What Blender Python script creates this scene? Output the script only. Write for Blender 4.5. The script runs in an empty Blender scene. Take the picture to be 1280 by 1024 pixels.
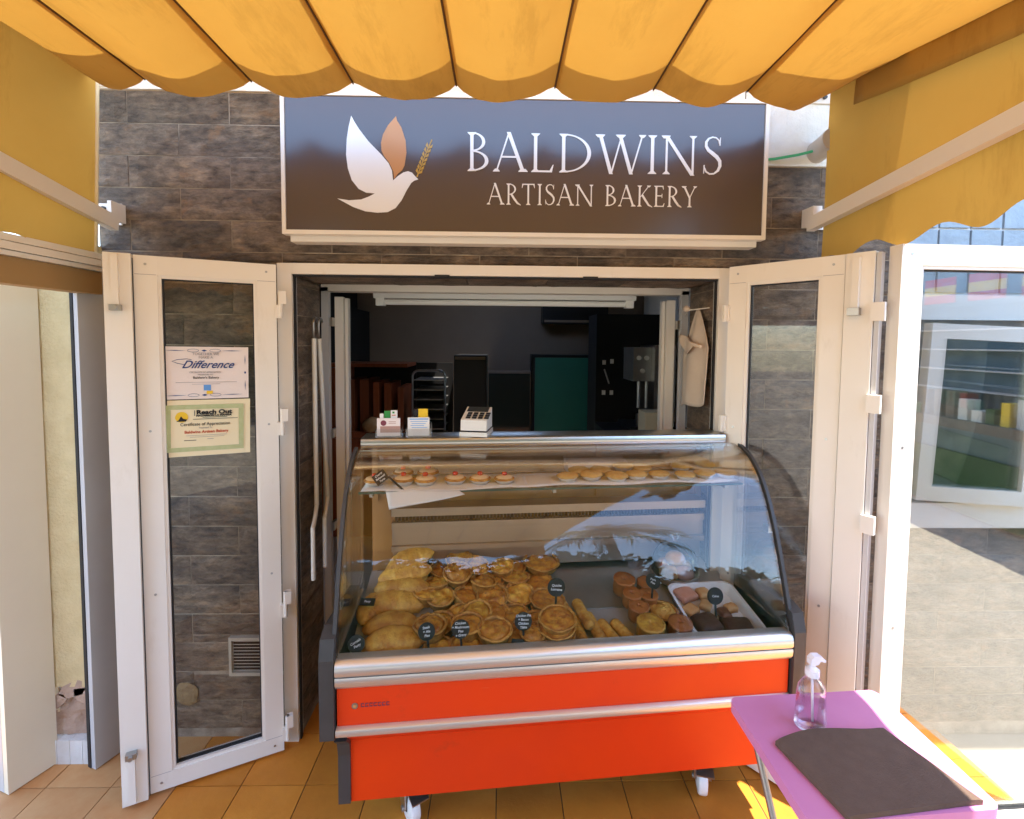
import bpy, bmesh, math, random
from mathutils import Vector, Matrix, noise as mnoise
from mathutils.geometry import tessellate_polygon
random.seed(7)
R = math.radians
scene = bpy.context.scene
COL = scene.collection

# ------------------------------------------------------------------ camera
cam_data = bpy.data.cameras.new('camera')
cam = bpy.data.objects.new('camera', cam_data)
COL.objects.link(cam)
cam_data.sensor_width = 36.0
cam_data.sensor_fit = 'HORIZONTAL'
cam_data.lens = 36.0 * 604 / 1280
cam_data.shift_y = -51 / 1280
cam_data.clip_start = 0.02
cam_data.clip_end = 400
CAM = Vector((0, -2.0, 1.69))
yaw, pitch, roll = R(1.3), R(3.1), R(0.5)
fwd = Vector((math.sin(yaw)*math.cos(pitch), math.cos(yaw)*math.cos(pitch), -math.sin(pitch)))
rgt = Vector((math.cos(yaw), -math.sin(yaw), 0))
upv = rgt.cross(fwd)
r2 = rgt*math.cos(roll) + upv*math.sin(roll)
u2 = -rgt*math.sin(roll) + upv*math.cos(roll)
m = Matrix((r2, u2, -fwd)).transposed().to_4x4()
m.translation = CAM
cam.matrix_world = m
scene.camera = cam

# ------------------------------------------------------------------ sky, sun, exposure
SUN_DIR = Vector((0.20, -0.16, 1.0)).normalized()          # towards the sun
world = bpy.data.worlds.new('World')
scene.world = world
world.use_nodes = True
wn = world.node_tree
wn.nodes.clear()
wo = wn.nodes.new('ShaderNodeOutputWorld')
wb = wn.nodes.new('ShaderNodeBackground')
ws = wn.nodes.new('ShaderNodeTexSky')
ws.sky_type = 'NISHITA'
ws.sun_disc = False
ws.dust_density = 0.3
ws.ozone_density = 2.0
ws.sun_elevation = math.asin(SUN_DIR.z)
ws.sun_rotation = math.atan2(SUN_DIR.x, SUN_DIR.y)
wb.inputs['Strength'].default_value = 0.15
wn.links.new(ws.outputs[0], wb.inputs[0])
wn.links.new(wb.outputs[0], wo.inputs[0])
sd = bpy.data.lights.new('sun', 'SUN')
sd.energy = 2.4
sd.angle = R(0.5)
sd.color = (1.0, 0.95, 0.86)
sun = bpy.data.objects.new('sun', sd)
COL.objects.link(sun)
sun.rotation_euler = (-SUN_DIR).to_track_quat('-Z', 'Y').to_euler()
sun.location = (2, -2, 8)
scene.view_settings.view_transform = 'Standard'
scene.view_settings.look = 'None'
scene.view_settings.gamma = 1.0
scene.view_settings.use_curve_mapping = False
scene.view_settings.exposure = 2.8
scene.render.engine = 'CYCLES'
scene.cycles.use_denoising = True
scene.cycles.max_bounces = 10
scene.cycles.diffuse_bounces = 5
scene.cycles.glossy_bounces = 5
scene.cycles.transmission_bounces = 8
scene.cycles.transparent_max_bounces = 24
scene.cycles.caustics_refractive = False
scene.cycles.caustics_reflective = False
scene.cycles.sample_clamp_indirect = 4.0

# ------------------------------------------------------------------ materials
MATS = {}
def mat(name, col, rough=0.5, metal=0.0, col2=None, ns=6.0, detail=6.0, contrast=0.5, bump=0.0, bs=60.0,
        spec=0.5, coat=0.0, stretch=(1, 1, 1), trans=0.0, ior=1.45, sss=0.0, vary=0.0, rough2=None, tl=None, scuff=None):
    mt = bpy.data.materials.new(name)
    MATS[name] = mt
    mt.use_nodes = True
    nt = mt.node_tree
    N = nt.nodes
    b = N['Principled BSDF']
    b.inputs['Base Color'].default_value = (*col, 1)
    b.inputs['Roughness'].default_value = rough
    b.inputs['Metallic'].default_value = metal
    b.inputs['Specular IOR Level'].default_value = spec
    b.inputs['Coat Weight'].default_value = coat
    b.inputs['Coat Roughness'].default_value = 0.08
    b.inputs['Transmission Weight'].default_value = trans
    b.inputs['IOR'].default_value = ior
    if sss:
        b.inputs['Subsurface Weight'].default_value = sss
        b.inputs['Subsurface Radius'].default_value = (0.01, 0.005, 0.003)
    vec = None
    if col2 is not None or bump or rough2 is not None or scuff:
        tc = N.new('ShaderNodeTexCoord')
        oi = N.new('ShaderNodeObjectInfo')
        mul = N.new('ShaderNodeMath'); mul.operation = 'MULTIPLY'; mul.inputs[1].default_value = 37.0
        nt.links.new(oi.outputs['Random'], mul.inputs[0])
        mp = N.new('ShaderNodeMapping'); mp.inputs['Scale'].default_value = stretch
        nt.links.new(tc.outputs['Object'], mp.inputs['Vector'])
        nt.links.new(mul.outputs[0], mp.inputs['Location'])
        vec = mp.outputs[0]
    if col2 is not None or rough2 is not None:
        nz = N.new('ShaderNodeTexNoise'); nz.inputs['Scale'].default_value = ns
        nz.inputs['Detail'].default_value = detail; nz.inputs['Roughness'].default_value = 0.62
        nt.links.new(vec, nz.inputs['Vector'])
        rp = N.new('ShaderNodeValToRGB')
        rp.color_ramp.elements[0].position = 0.5 - contrast*0.5
        rp.color_ramp.elements[1].position = 0.5 + contrast*0.5
        c2 = col2 if col2 is not None else col
        rp.color_ramp.elements[0].color = (*col, 1)
        rp.color_ramp.elements[1].color = (*c2, 1)
        nt.links.new(nz.outputs['Fac'], rp.inputs[0])
        cout = rp.outputs[0]
        if vary:
            hs = N.new('ShaderNodeHueSaturation')
            mr = N.new('ShaderNodeMapRange')
            mr.inputs['To Min'].default_value = 1 - vary; mr.inputs['To Max'].default_value = 1 + vary
            nt.links.new(oi.outputs['Random'], mr.inputs['Value'])
            nt.links.new(mr.outputs[0], hs.inputs['Value'])
            nt.links.new(cout, hs.inputs['Color'])
            cout = hs.outputs[0]
        if scuff:                                       # scratches, smears and specks of dirt
            for (sc_, amt, scl, st, th) in scuff:
                m2 = N.new('ShaderNodeMapping'); m2.inputs['Scale'].default_value = st
                nt.links.new(tc.outputs['Object'], m2.inputs['Vector']); nt.links.new(mul.outputs[0], m2.inputs['Location'])
                n2 = N.new('ShaderNodeTexNoise'); n2.inputs['Scale'].default_value = scl; n2.inputs['Detail'].default_value = 7
                n2.inputs['Roughness'].default_value = 0.7
                nt.links.new(m2.outputs[0], n2.inputs['Vector'])
                r2_ = N.new('ShaderNodeMapRange'); r2_.inputs['From Min'].default_value = th; r2_.inputs['From Max'].default_value = th + 0.10
                r2_.inputs['To Max'].default_value = amt
                nt.links.new(n2.outputs['Fac'], r2_.inputs['Value'])
                mxc = N.new('ShaderNodeMix'); mxc.data_type = 'RGBA'
                nt.links.new(r2_.outputs[0], mxc.inputs['Factor']); nt.links.new(cout, mxc.inputs['A'])
                mxc.inputs['B'].default_value = (*sc_, 1)
                cout = mxc.outputs['Result']
        nt.links.new(cout, b.inputs['Base Color'])
        if rough2 is not None:
            mr2 = N.new('ShaderNodeMapRange')
            mr2.inputs['From Min'].default_value = 0.35; mr2.inputs['From Max'].default_value = 0.65
            mr2.inputs['To Min'].default_value = rough; mr2.inputs['To Max'].default_value = rough2
            nt.links.new(nz.outputs['Fac'], mr2.inputs['Value'])
            nt.links.new(mr2.outputs[0], b.inputs['Roughness'])
    if bump:
        nb = N.new('ShaderNodeTexNoise'); nb.inputs['Scale'].default_value = bs
        nb.inputs['Detail'].default_value = 8; nb.inputs['Roughness'].default_value = 0.65
        nt.links.new(vec, nb.inputs['Vector'])
        bp = N.new('ShaderNodeBump'); bp.inputs['Strength'].default_value = bump
        bp.inputs['Distance'].default_value = 0.01
        nt.links.new(nb.outputs['Fac'], bp.inputs['Height'])
        nt.links.new(bp.outputs[0], b.inputs['Normal'])
    if tl is not None:                                  # cloth that lets light through
        amount, tcol = tl
        t = N.new('ShaderNodeBsdfTranslucent'); t.inputs['Color'].default_value = (*tcol, 1)
        if col2 is not None:
            mk = N.new('ShaderNodeMix'); mk.data_type = 'RGBA'; mk.blend_type = 'MIX'; mk.inputs['Factor'].default_value = 0.55
            mk.inputs['A'].default_value = (*tcol, 1); nt.links.new(cout, mk.inputs['B'])
            gm = N.new('ShaderNodeHueSaturation'); gm.inputs['Value'].default_value = 1.12
            nt.links.new(mk.outputs['Result'], gm.inputs['Color']); nt.links.new(gm.outputs[0], t.inputs['Color'])
        mx = N.new('ShaderNodeMixShader'); mx.inputs[0].default_value = amount
        out = N['Material Output']
        nt.links.new(b.outputs[0], mx.inputs[1]); nt.links.new(t.outputs[0], mx.inputs[2])
        nt.links.new(mx.outputs[0], out.inputs['Surface'])
    return mt

def glass_mat(name, tint=(0.95, 0.97, 0.96), ior=1.5, boost=1.0, rough=0.0, smear=0.0, film=0.0):
    mt = bpy.data.materials.new(name)
    MATS[name] = mt
    mt.use_nodes = True
    nt = mt.node_tree; N = nt.nodes
    N.remove(N['Principled BSDF'])
    t = N.new('ShaderNodeBsdfTransparent'); t.inputs['Color'].default_value = (*tint, 1)
    g = N.new('ShaderNodeBsdfGlossy'); g.inputs['Roughness'].default_value = rough
    g.inputs['Color'].default_value = (1, 1, 1, 1)
    f = N.new('ShaderNodeFresnel'); f.inputs['IOR'].default_value = ior
    ml = N.new('ShaderNodeMath'); ml.operation = 'MULTIPLY'; ml.inputs[1].default_value = boost
    ml.use_clamp = True
    mx = N.new('ShaderNodeMixShader')
    nt.links.new(f.outputs[0], ml.inputs[0]); nt.links.new(ml.outputs[0], mx.inputs[0])
    nt.links.new(t.outputs[0], mx.inputs[1]); nt.links.new(g.outputs[0], mx.inputs[2])
    res = mx.outputs[0]
    if film:                                            # faint dust and wipe marks on the pane
        d = N.new('ShaderNodeBsdfDiffuse'); d.inputs['Color'].default_value = (0.7, 0.68, 0.62, 1)
        tc = N.new('ShaderNodeTexCoord'); mp = N.new('ShaderNodeMapping')
        mp.inputs['Scale'].default_value = (3, 3, 1.2); mp.inputs['Rotation'].default_value = (0, 0.5, 0)
        nz = N.new('ShaderNodeTexNoise'); nz.inputs['Scale'].default_value = 3; nz.inputs['Detail'].default_value = 5
        mr = N.new('ShaderNodeMapRange'); mr.inputs['From Min'].default_value = 0.45; mr.inputs['From Max'].default_value = 0.8
        mr.inputs['To Max'].default_value = film
        nt.links.new(tc.outputs['Object'], mp.inputs[0]); nt.links.new(mp.outputs[0], nz.inputs['Vector'])
        nt.links.new(nz.outputs['Fac'], mr.inputs['Value'])
        m2 = N.new('ShaderNodeMixShader')
        nt.links.new(mr.outputs[0], m2.inputs[0]); nt.links.new(res, m2.inputs[1]); nt.links.new(d.outputs[0], m2.inputs[2])
        res = m2.outputs[0]
    nt.links.new(res, N['Material Output'].inputs['Surface'])
    return mt

mat('white_alu', (0.84, 0.785, 0.71), 0.33, col2=(0.78, 0.72, 0.64), ns=2.5, contrast=0.6, spec=0.4, rough2=0.5,
    scuff=[((0.50, 0.42, 0.30), 0.16, 9, (1, 1, 0.35), 0.60), ((0.30, 0.24, 0.18), 0.45, 70, (1, 1, 1), 0.70)])
mat('white_alu_grey', (0.55, 0.53, 0.52), 0.45, col2=(0.48, 0.46, 0.45), ns=3)
mat('dark_rubber', (0.015, 0.015, 0.017), 0.6)
mat('plaster', (0.80, 0.78, 0.74), 0.9, col2=(0.70, 0.67, 0.62), ns=14, bump=0.5, bs=70)
mat('stucco', (0.78, 0.64, 0.36), 0.9, col2=(0.66, 0.52, 0.27), ns=16, bump=0.8, bs=90)
mat('mortar', (0.46, 0.37, 0.27), 0.95, col2=(0.20, 0.15, 0.11), ns=9, contrast=0.3)
mat('cream_board', (0.82, 0.73, 0.56), 0.45, col2=(0.76, 0.66, 0.49), ns=2)
mat('kiosk_wall', (0.14, 0.19, 0.20), 0.6)
mat('shade_tan', (0.36, 0.22, 0.09), 0.8)
def stone_material():
    mt = mat('stone', (0.1, 0.1, 0.1), 0.5, col2=(0.2, 0.2, 0.2), spec=0.5)
    nt = mt.node_tree; N = nt.nodes; b = N['Principled BSDF']
    mp = next(n for n in N if n.type == 'MAPPING'); oi = next(n for n in N if n.type == 'OBJECT_INFO')
    def tex(scale, st, det=10, ro=0.65):
        m2 = N.new('ShaderNodeMapping'); m2.inputs['Scale'].default_value = st
        nt.links.new(mp.outputs[0], m2.inputs[0])
        n = N.new('ShaderNodeTexNoise'); n.inputs['Scale'].default_value = scale; n.inputs['Detail'].default_value = det
        n.inputs['Roughness'].default_value = ro; n.inputs['Distortion'].default_value = 0.15
        nt.links.new(m2.outputs[0], n.inputs['Vector']); return n
    big = tex(5, (0.8, 1, 1.8), 4); mid = tex(20, (0.8, 1, 1.9), 12, 0.72); fine = tex(75, (0.8, 1, 1.6), 8, 0.75)
    r1 = N.new('ShaderNodeValToRGB'); e = r1.color_ramp.elements
    e[0].position = 0.30; e[0].color = (0.095, 0.076, 0.062, 1); e[1].position = 0.72; e[1].color = (0.35, 0.245, 0.155, 1)
    k = e.new(0.46); k.color = (0.165, 0.120, 0.088, 1); k = e.new(0.58); k.color = (0.235, 0.175, 0.125, 1)
    nt.links.new(big.outputs['Fac'], r1.inputs[0])
    r2_ = N.new('ShaderNodeValToRGB'); e = r2_.color_ramp.elements
    e[0].position = 0.34; e[0].color = (0.30, 0.27, 0.25, 1); e[1].position = 0.66; e[1].color = (1.5, 1.45, 1.38, 1)
    k = e.new(0.5); k.color = (0.9, 0.88, 0.86, 1)
    nt.links.new(mid.outputs['Fac'], r2_.inputs[0])
    m1 = N.new('ShaderNodeMix'); m1.data_type = 'RGBA'; m1.blend_type = 'MULTIPLY'; m1.inputs['Factor'].default_value = 0.9
    nt.links.new(r1.outputs[0], m1.inputs['A']); nt.links.new(r2_.outputs[0], m1.inputs['B'])
    rust = N.new('ShaderNodeMapRange'); rust.inputs['From Min'].default_value = 0.60; rust.inputs['From Max'].default_value = 0.70; rust.inputs['To Max'].default_value = 0.55
    rs_ = tex(7, (1, 1, 1.4), 6); nt.links.new(rs_.outputs['Fac'], rust.inputs['Value'])
    m2_ = N.new('ShaderNodeMix'); m2_.data_type = 'RGBA'; m2_.inputs['B'].default_value = (0.33, 0.17, 0.075, 1)
    nt.links.new(rust.outputs[0], m2_.inputs['Factor']); nt.links.new(m1.outputs['Result'], m2_.inputs['A'])
    hs = N.new('ShaderNodeHueSaturation'); mr = N.new('ShaderNodeMapRange'); mr.inputs['To Min'].default_value = 0.78; mr.inputs['To Max'].default_value = 1.25
    nt.links.new(oi.outputs['Random'], mr.inputs['Value']); nt.links.new(mr.outputs[0], hs.inputs['Value'])
    nt.links.new(m2_.outputs['Result'], hs.inputs['Color']); nt.links.new(hs.outputs[0], b.inputs['Base Color'])
    ad = N.new('ShaderNodeMath'); ad.operation = 'MULTIPLY_ADD'; ad.inputs[1].default_value = 0.35
    vm = N.new('ShaderNodeMapping'); vm.inputs['Scale'].default_value = (0.55, 1, 1.9)
    dv_ = N.new('ShaderNodeMix'); dv_.data_type = 'RGBA'; dv_.blend_type = 'ADD'; dv_.inputs['Factor'].default_value = 0.06
    nt.links.new(mp.outputs[0], dv_.inputs['A']); nt.links.new(mid.outputs['Color'], dv_.inputs['B']); nt.links.new(dv_.outputs['Result'], vm.inputs[0])
    vo = N.new('ShaderNodeTexVoronoi'); vo.feature = 'F1'; vo.inputs['Scale'].default_value = 15
    nt.links.new(vm.outputs[0], vo.inputs['Vector'])
    sep = N.new('ShaderNodeSeparateColor'); nt.links.new(vo.outputs['Color'], sep.inputs[0])
    ad2 = N.new('ShaderNodeMath'); ad2.operation = 'MULTIPLY_ADD'; ad2.inputs[1].default_value = 0.45
    nt.links.new(sep.outputs[0], ad2.inputs[0]); nt.links.new(mid.outputs['Fac'], ad2.inputs[2])
    nt.links.new(fine.outputs['Fac'], ad.inputs[0]); nt.links.new(ad2.outputs[0], ad.inputs[2])
    bp = N.new('ShaderNodeBump'); bp.inputs['Strength'].default_value = 1.0; bp.inputs['Distance'].default_value = 0.022
    nt.links.new(ad.outputs[0], bp.inputs['Height']); nt.links.new(bp.outputs[0], b.inputs['Normal'])
stone_material()
mat('floor_tile', (0.62, 0.235, 0.030), 0.42, spec=0.28, col2=(0.47, 0.155, 0.018), ns=7, contrast=0.6, bump=0.12, bs=50, vary=0.12, rough2=0.6)
mat('floor_grout', (0.16, 0.11, 0.07), 0.9)
mat('dusty_tile', (0.58, 0.32, 0.13), 0.7, col2=(0.48, 0.20, 0.06), ns=8, vary=0.1)
mat('paving', (0.36, 0.31, 0.24), 0.85, col2=(0.28, 0.24, 0.18), ns=4)
mat('bounce_white', (0.78, 0.76, 0.72), 0.8)  # white on unseen right wall, ceiling and floor, added to bounce daylight
mat('awning_cloth', (0.62, 0.33, 0.060), 0.8, col2=(0.54, 0.275, 0.045), ns=2.6, contrast=0.6, bump=0.16, bs=16, scuff=[((0.36, 0.17, 0.025), 0.5, 3.2, (1.6, 0.35, 1), 0.53), ((0.25, 0.12, 0.02), 0.5, 26, (1, 1, 1), 0.68)], tl=(0.110, (0.80, 0.44, 0.075)), spec=0.2)
mat('curtain_cloth', (0.56, 0.34, 0.085), 0.8, col2=(0.48, 0.28, 0.062), ns=2.0, contrast=0.6, bump=0.14, bs=14, scuff=[((0.30, 0.15, 0.03), 0.45, 2.4, (1, 1.6, 0.4), 0.54), ((0.25, 0.12, 0.02), 0.5, 24, (1, 1, 1), 0.68)], tl=(0.14, (0.76, 0.42, 0.06)), spec=0.2)
mat('seam', (0.10, 0.045, 0.012), 0.8)
mat('rail', (0.78, 0.72, 0.66), 0.4)
mat('duct_metal', (0.44, 0.34, 0.25), 0.34, 0.7, col2=(0.36, 0.28, 0.21), ns=4, stretch=(0.2, 1, 1))
mat('steel', (0.62, 0.60, 0.57), 0.28, 1.0, col2=(0.52, 0.50, 0.47), ns=20, stretch=(0.05, 1, 1))
mat('steel_dull', (0.50, 0.49, 0.47), 0.42, 1.0, col2=(0.40, 0.39, 0.38), ns=9)
mat('bumper_alu', (0.78, 0.74, 0.69), 0.33, 0.75, col2=(0.70, 0.66, 0.62), ns=3, stretch=(0.3, 1, 1))
mat('red_panel', (0.78, 0.052, 0.006), 0.30, col2=(0.70, 0.040, 0.005), ns=2.2, spec=0.45, rough2=0.46,
    scuff=[((0.80, 0.22, 0.10), 0.30, 7, (0.5, 1, 6), 0.66), ((0.22, 0.03, 0.01), 0.5, 45, (1, 1, 1), 0.69), ((0.30, 0.05, 0.02), 0.28, 5, (1, 1, 1), 0.60)])
mat('dark_grey_plastic', (0.060, 0.056, 0.054), 0.42, col2=(0.045, 0.042, 0.04), ns=20)
mat('brown_acrylic', (0.36, 0.19, 0.075), 0.22, col2=(0.30, 0.15, 0.055), ns=3, coat=0.5)
mat('sign_brown', (0.074, 0.053, 0.047), 0.25, spec=0.75, ior=1.5)
mat('sign_white', (0.80, 0.77, 0.73), 0.35)
mat('sign_copper', (0.52, 0.24, 0.09), 0.35)
mat('sign_gold', (0.50, 0.29, 0.05), 0.35)
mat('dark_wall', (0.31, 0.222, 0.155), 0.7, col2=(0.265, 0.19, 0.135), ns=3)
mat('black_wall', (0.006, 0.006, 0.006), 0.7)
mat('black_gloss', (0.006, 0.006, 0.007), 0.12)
mat('black_plastic', (0.012, 0.011, 0.011), 0.45)
mat('fridge_glass', (0.03, 0.035, 0.028), 0.06, spec=0.8)
mat('teal_door', (0.045, 0.22, 0.145), 0.3, col2=(0.036, 0.18, 0.12), ns=2)
mat('shelf_wood', (0.42, 0.10, 0.032), 0.45, col2=(0.28, 0.062, 0.02), ns=6, stretch=(6, 6, 0.6), vary=0.2)
mat('tube_white', (0.86, 0.86, 0.84), 0.3)
mat('apron_cloth', (0.66, 0.54, 0.43), 0.9, col2=(0.58, 0.46, 0.36), ns=10, bump=0.15, bs=200)
mat('rod_white', (0.78, 0.74, 0.66), 0.35)
mat('paper_white', (0.80, 0.77, 0.73), 0.7)
mat('paper_pink', (0.80, 0.70, 0.66), 0.7)
mat('paper_cream', (0.82, 0.71, 0.47), 0.7)
mat('paper_green', (0.42, 0.46, 0.22), 0.7, col2=(0.50, 0.53, 0.30), ns=60)
mat('ink_black', (0.012, 0.012, 0.015), 0.7)
mat('ink_blue', (0.03, 0.06, 0.20), 0.7)
mat('ink_grey', (0.28, 0.26, 0.28), 0.7)
mat('ink_red', (0.55, 0.07, 0.02), 0.7)
mat('ink_yellow', (0.80, 0.52, 0.03), 0.7)
mat('ink_sky', (0.12, 0.32, 0.70), 0.7)
mat('card_green', (0.03, 0.25, 0.05), 0.6)
mat('card_maroon', (0.20, 0.04, 0.06), 0.6)
mat('card_pinkbrown', (0.45, 0.25, 0.20), 0.6)
mat('chalk', (0.75, 0.76, 0.78), 0.8)
mat('tag_black', (0.014, 0.013, 0.014), 0.45)
mat('terminal_grey', (0.74, 0.71, 0.65), 0.4)
mat('crust', (0.74, 0.38, 0.075), 0.55, scuff=[((0.22, 0.06, 0.012), 0.7, 60, (1, 1, 1), 0.60)], col2=(0.28, 0.085, 0.014), ns=55, contrast=0.4, bump=0.25, bs=120, vary=0.14)
mat('crust_top', (0.90, 0.53, 0.075), 0.33, scuff=[((0.24, 0.06, 0.010), 0.75, 55, (1, 1, 1), 0.60)], col2=(0.46, 0.13, 0.014), ns=42, contrast=0.40, bump=0.4, bs=90, vary=0.16, spec=0.5)
mat('crust_top_dark', (0.76, 0.36, 0.05), 0.33, scuff=[((0.20, 0.045, 0.008), 0.8, 50, (1, 1, 1), 0.58)], col2=(0.28, 0.07, 0.012), ns=40, contrast=0.40, bump=0.5, bs=80, vary=0.12)
mat('quiche_top', (0.76, 0.38, 0.05), 0.36, col2=(0.40, 0.08, 0.014), ns=60, contrast=0.45, bump=0.5, bs=70)
mat('pastry', (0.88, 0.52, 0.095), 0.38, col2=(0.46, 0.16, 0.02), ns=26, contrast=0.42, bump=0.5, bs=110, scuff=[((0.26, 0.075, 0.012), 0.7, 34, (1, 1, 1), 0.60)], vary=0.12)
mat('pale_pastry', (0.74, 0.50, 0.20), 0.6, col2=(0.60, 0.33, 0.09), ns=45, contrast=0.4, bump=0.5, bs=120, vary=0.08)
mat('pork_crust', (0.46, 0.16, 0.035), 0.42, col2=(0.30, 0.085, 0.018), ns=20, bump=0.3, bs=70, vary=0.12)
mat('meat_dark', (0.13, 0.035, 0.015), 0.45, col2=(0.22, 0.08, 0.03), ns=40, bump=0.4, bs=80)
mat('icing', (0.82, 0.62, 0.38), 0.35, col2=(0.76, 0.52, 0.28), ns=12)
mat('foil_case', (0.78, 0.74, 0.68), 0.45)
mat('cherry', (0.62, 0.02, 0.008), 0.18, coat=0.6)
mat('cheese', (0.74, 0.46, 0.10), 0.6, col2=(0.60, 0.28, 0.05), ns=50, bump=0.8, bs=60)
mat('brownie', (0.055, 0.018, 0.009), 0.5, col2=(0.10, 0.035, 0.017), ns=30, bump=0.6, bs=60)
mat('bun', (0.62, 0.26, 0.07), 0.45, col2=(0.72, 0.44, 0.20), ns=20, bump=0.2, bs=60)
mat('pink_bun', (0.70, 0.36, 0.26), 0.5, col2=(0.60, 0.26, 0.16), ns=20)
mat('tray_white', (0.80, 0.80, 0.79), 0.3)
mat('deck_steel', (0.50, 0.48, 0.46), 0.36, 0.45, col2=(0.44, 0.42, 0.40), ns=6)
mat('table_pink', (0.63, 0.235, 0.43), 0.36, col2=(0.58, 0.20, 0.385), ns=5, spec=0.5, rough2=0.55, bump=0.05, bs=150,
    scuff=[((0.75, 0.55, 0.62), 0.30, 10, (0.6, 5, 1), 0.64), ((0.30, 0.15, 0.18), 0.4, 70, (1, 1, 1), 0.70)])
mat('mat_brown', (0.150, 0.098, 0.072), 0.9, spec=0.2, col2=(0.118, 0.076, 0.056), ns=30, bump=0.45, bs=240)
mat('leg_steel', (0.42, 0.38, 0.36), 0.35, 0.9)
mat('bottle_plastic', (0.98, 0.93, 0.96), 0.03, trans=1.0, ior=1.4)
mat('pump_white', (0.82, 0.76, 0.80), 0.35)
mat('gel', (0.92, 0.80, 0.88), 0.05, trans=1.0, ior=1.33)
mat('vent_metal', (0.46, 0.40, 0.32), 0.5)
mat('hole_fill', (0.34, 0.23, 0.11), 0.95, col2=(0.20, 0.12, 0.06), ns=40, bump=1, bs=60)
mat('pipe_grey', (0.50, 0.46, 0.42), 0.6)
mat('cable_green', (0.05, 0.42, 0.20), 0.5)
mat('glass_block', (0.30, 0.36, 0.40), 0.15, col2=(0.22, 0.27, 0.32), ns=12, bump=0.4, bs=18, spec=0.7)
mat('joint_white', (0.8, 0.8, 0.78), 0.8)
mat('hedge_leaf', (0.05, 0.10, 0.025), 0.6, col2=(0.03, 0.065, 0.015), ns=2)
mat('trunk', (0.20, 0.14, 0.09), 0.9, col2=(0.13, 0.09, 0.06), ns=12)
mat('far_wall', (0.72, 0.66, 0.55), 0.9, col2=(0.66, 0.60, 0.48), ns=3)
mat('broken_plaster', (0.60, 0.44, 0.33), 0.95, col2=(0.45, 0.30, 0.22), ns=20, bump=0.9, bs=60)
mat('window_dark', (0.10, 0.14, 0.16), 0.1)
mat('flag_red', (0.5, 0.02, 0.02), 0.8)
mat('flag_yellow', (0.7, 0.4, 0.02), 0.8)
glass_mat('door_glass', (0.96, 0.965, 0.95), 1.5, 0.55, film=0.02)
glass_mat('leaf_glass', (0.95, 0.965, 0.96), 1.5, 0.42)
glass_mat('case_glass', (0.98, 0.988, 0.984), 1.5, 0.62)
glass_mat('shelf_glass', (0.95, 0.975, 0.96), 1.45, 0.4)
glass_mat('window_glass', (0.80, 0.84, 0.83), 1.5, 0.9)
glass_mat('dome_plastic', (0.97, 0.97, 0.98), 1.45, 0.9)
glass_mat('bottle_clear', (0.985, 0.965, 0.975), 1.38, 0.55)
glass_mat('gel_clear', (0.975, 0.93, 0.955), 1.3, 0.3)
mat('glass_edge', (0.03, 0.09, 0.07), 0.15)

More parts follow.
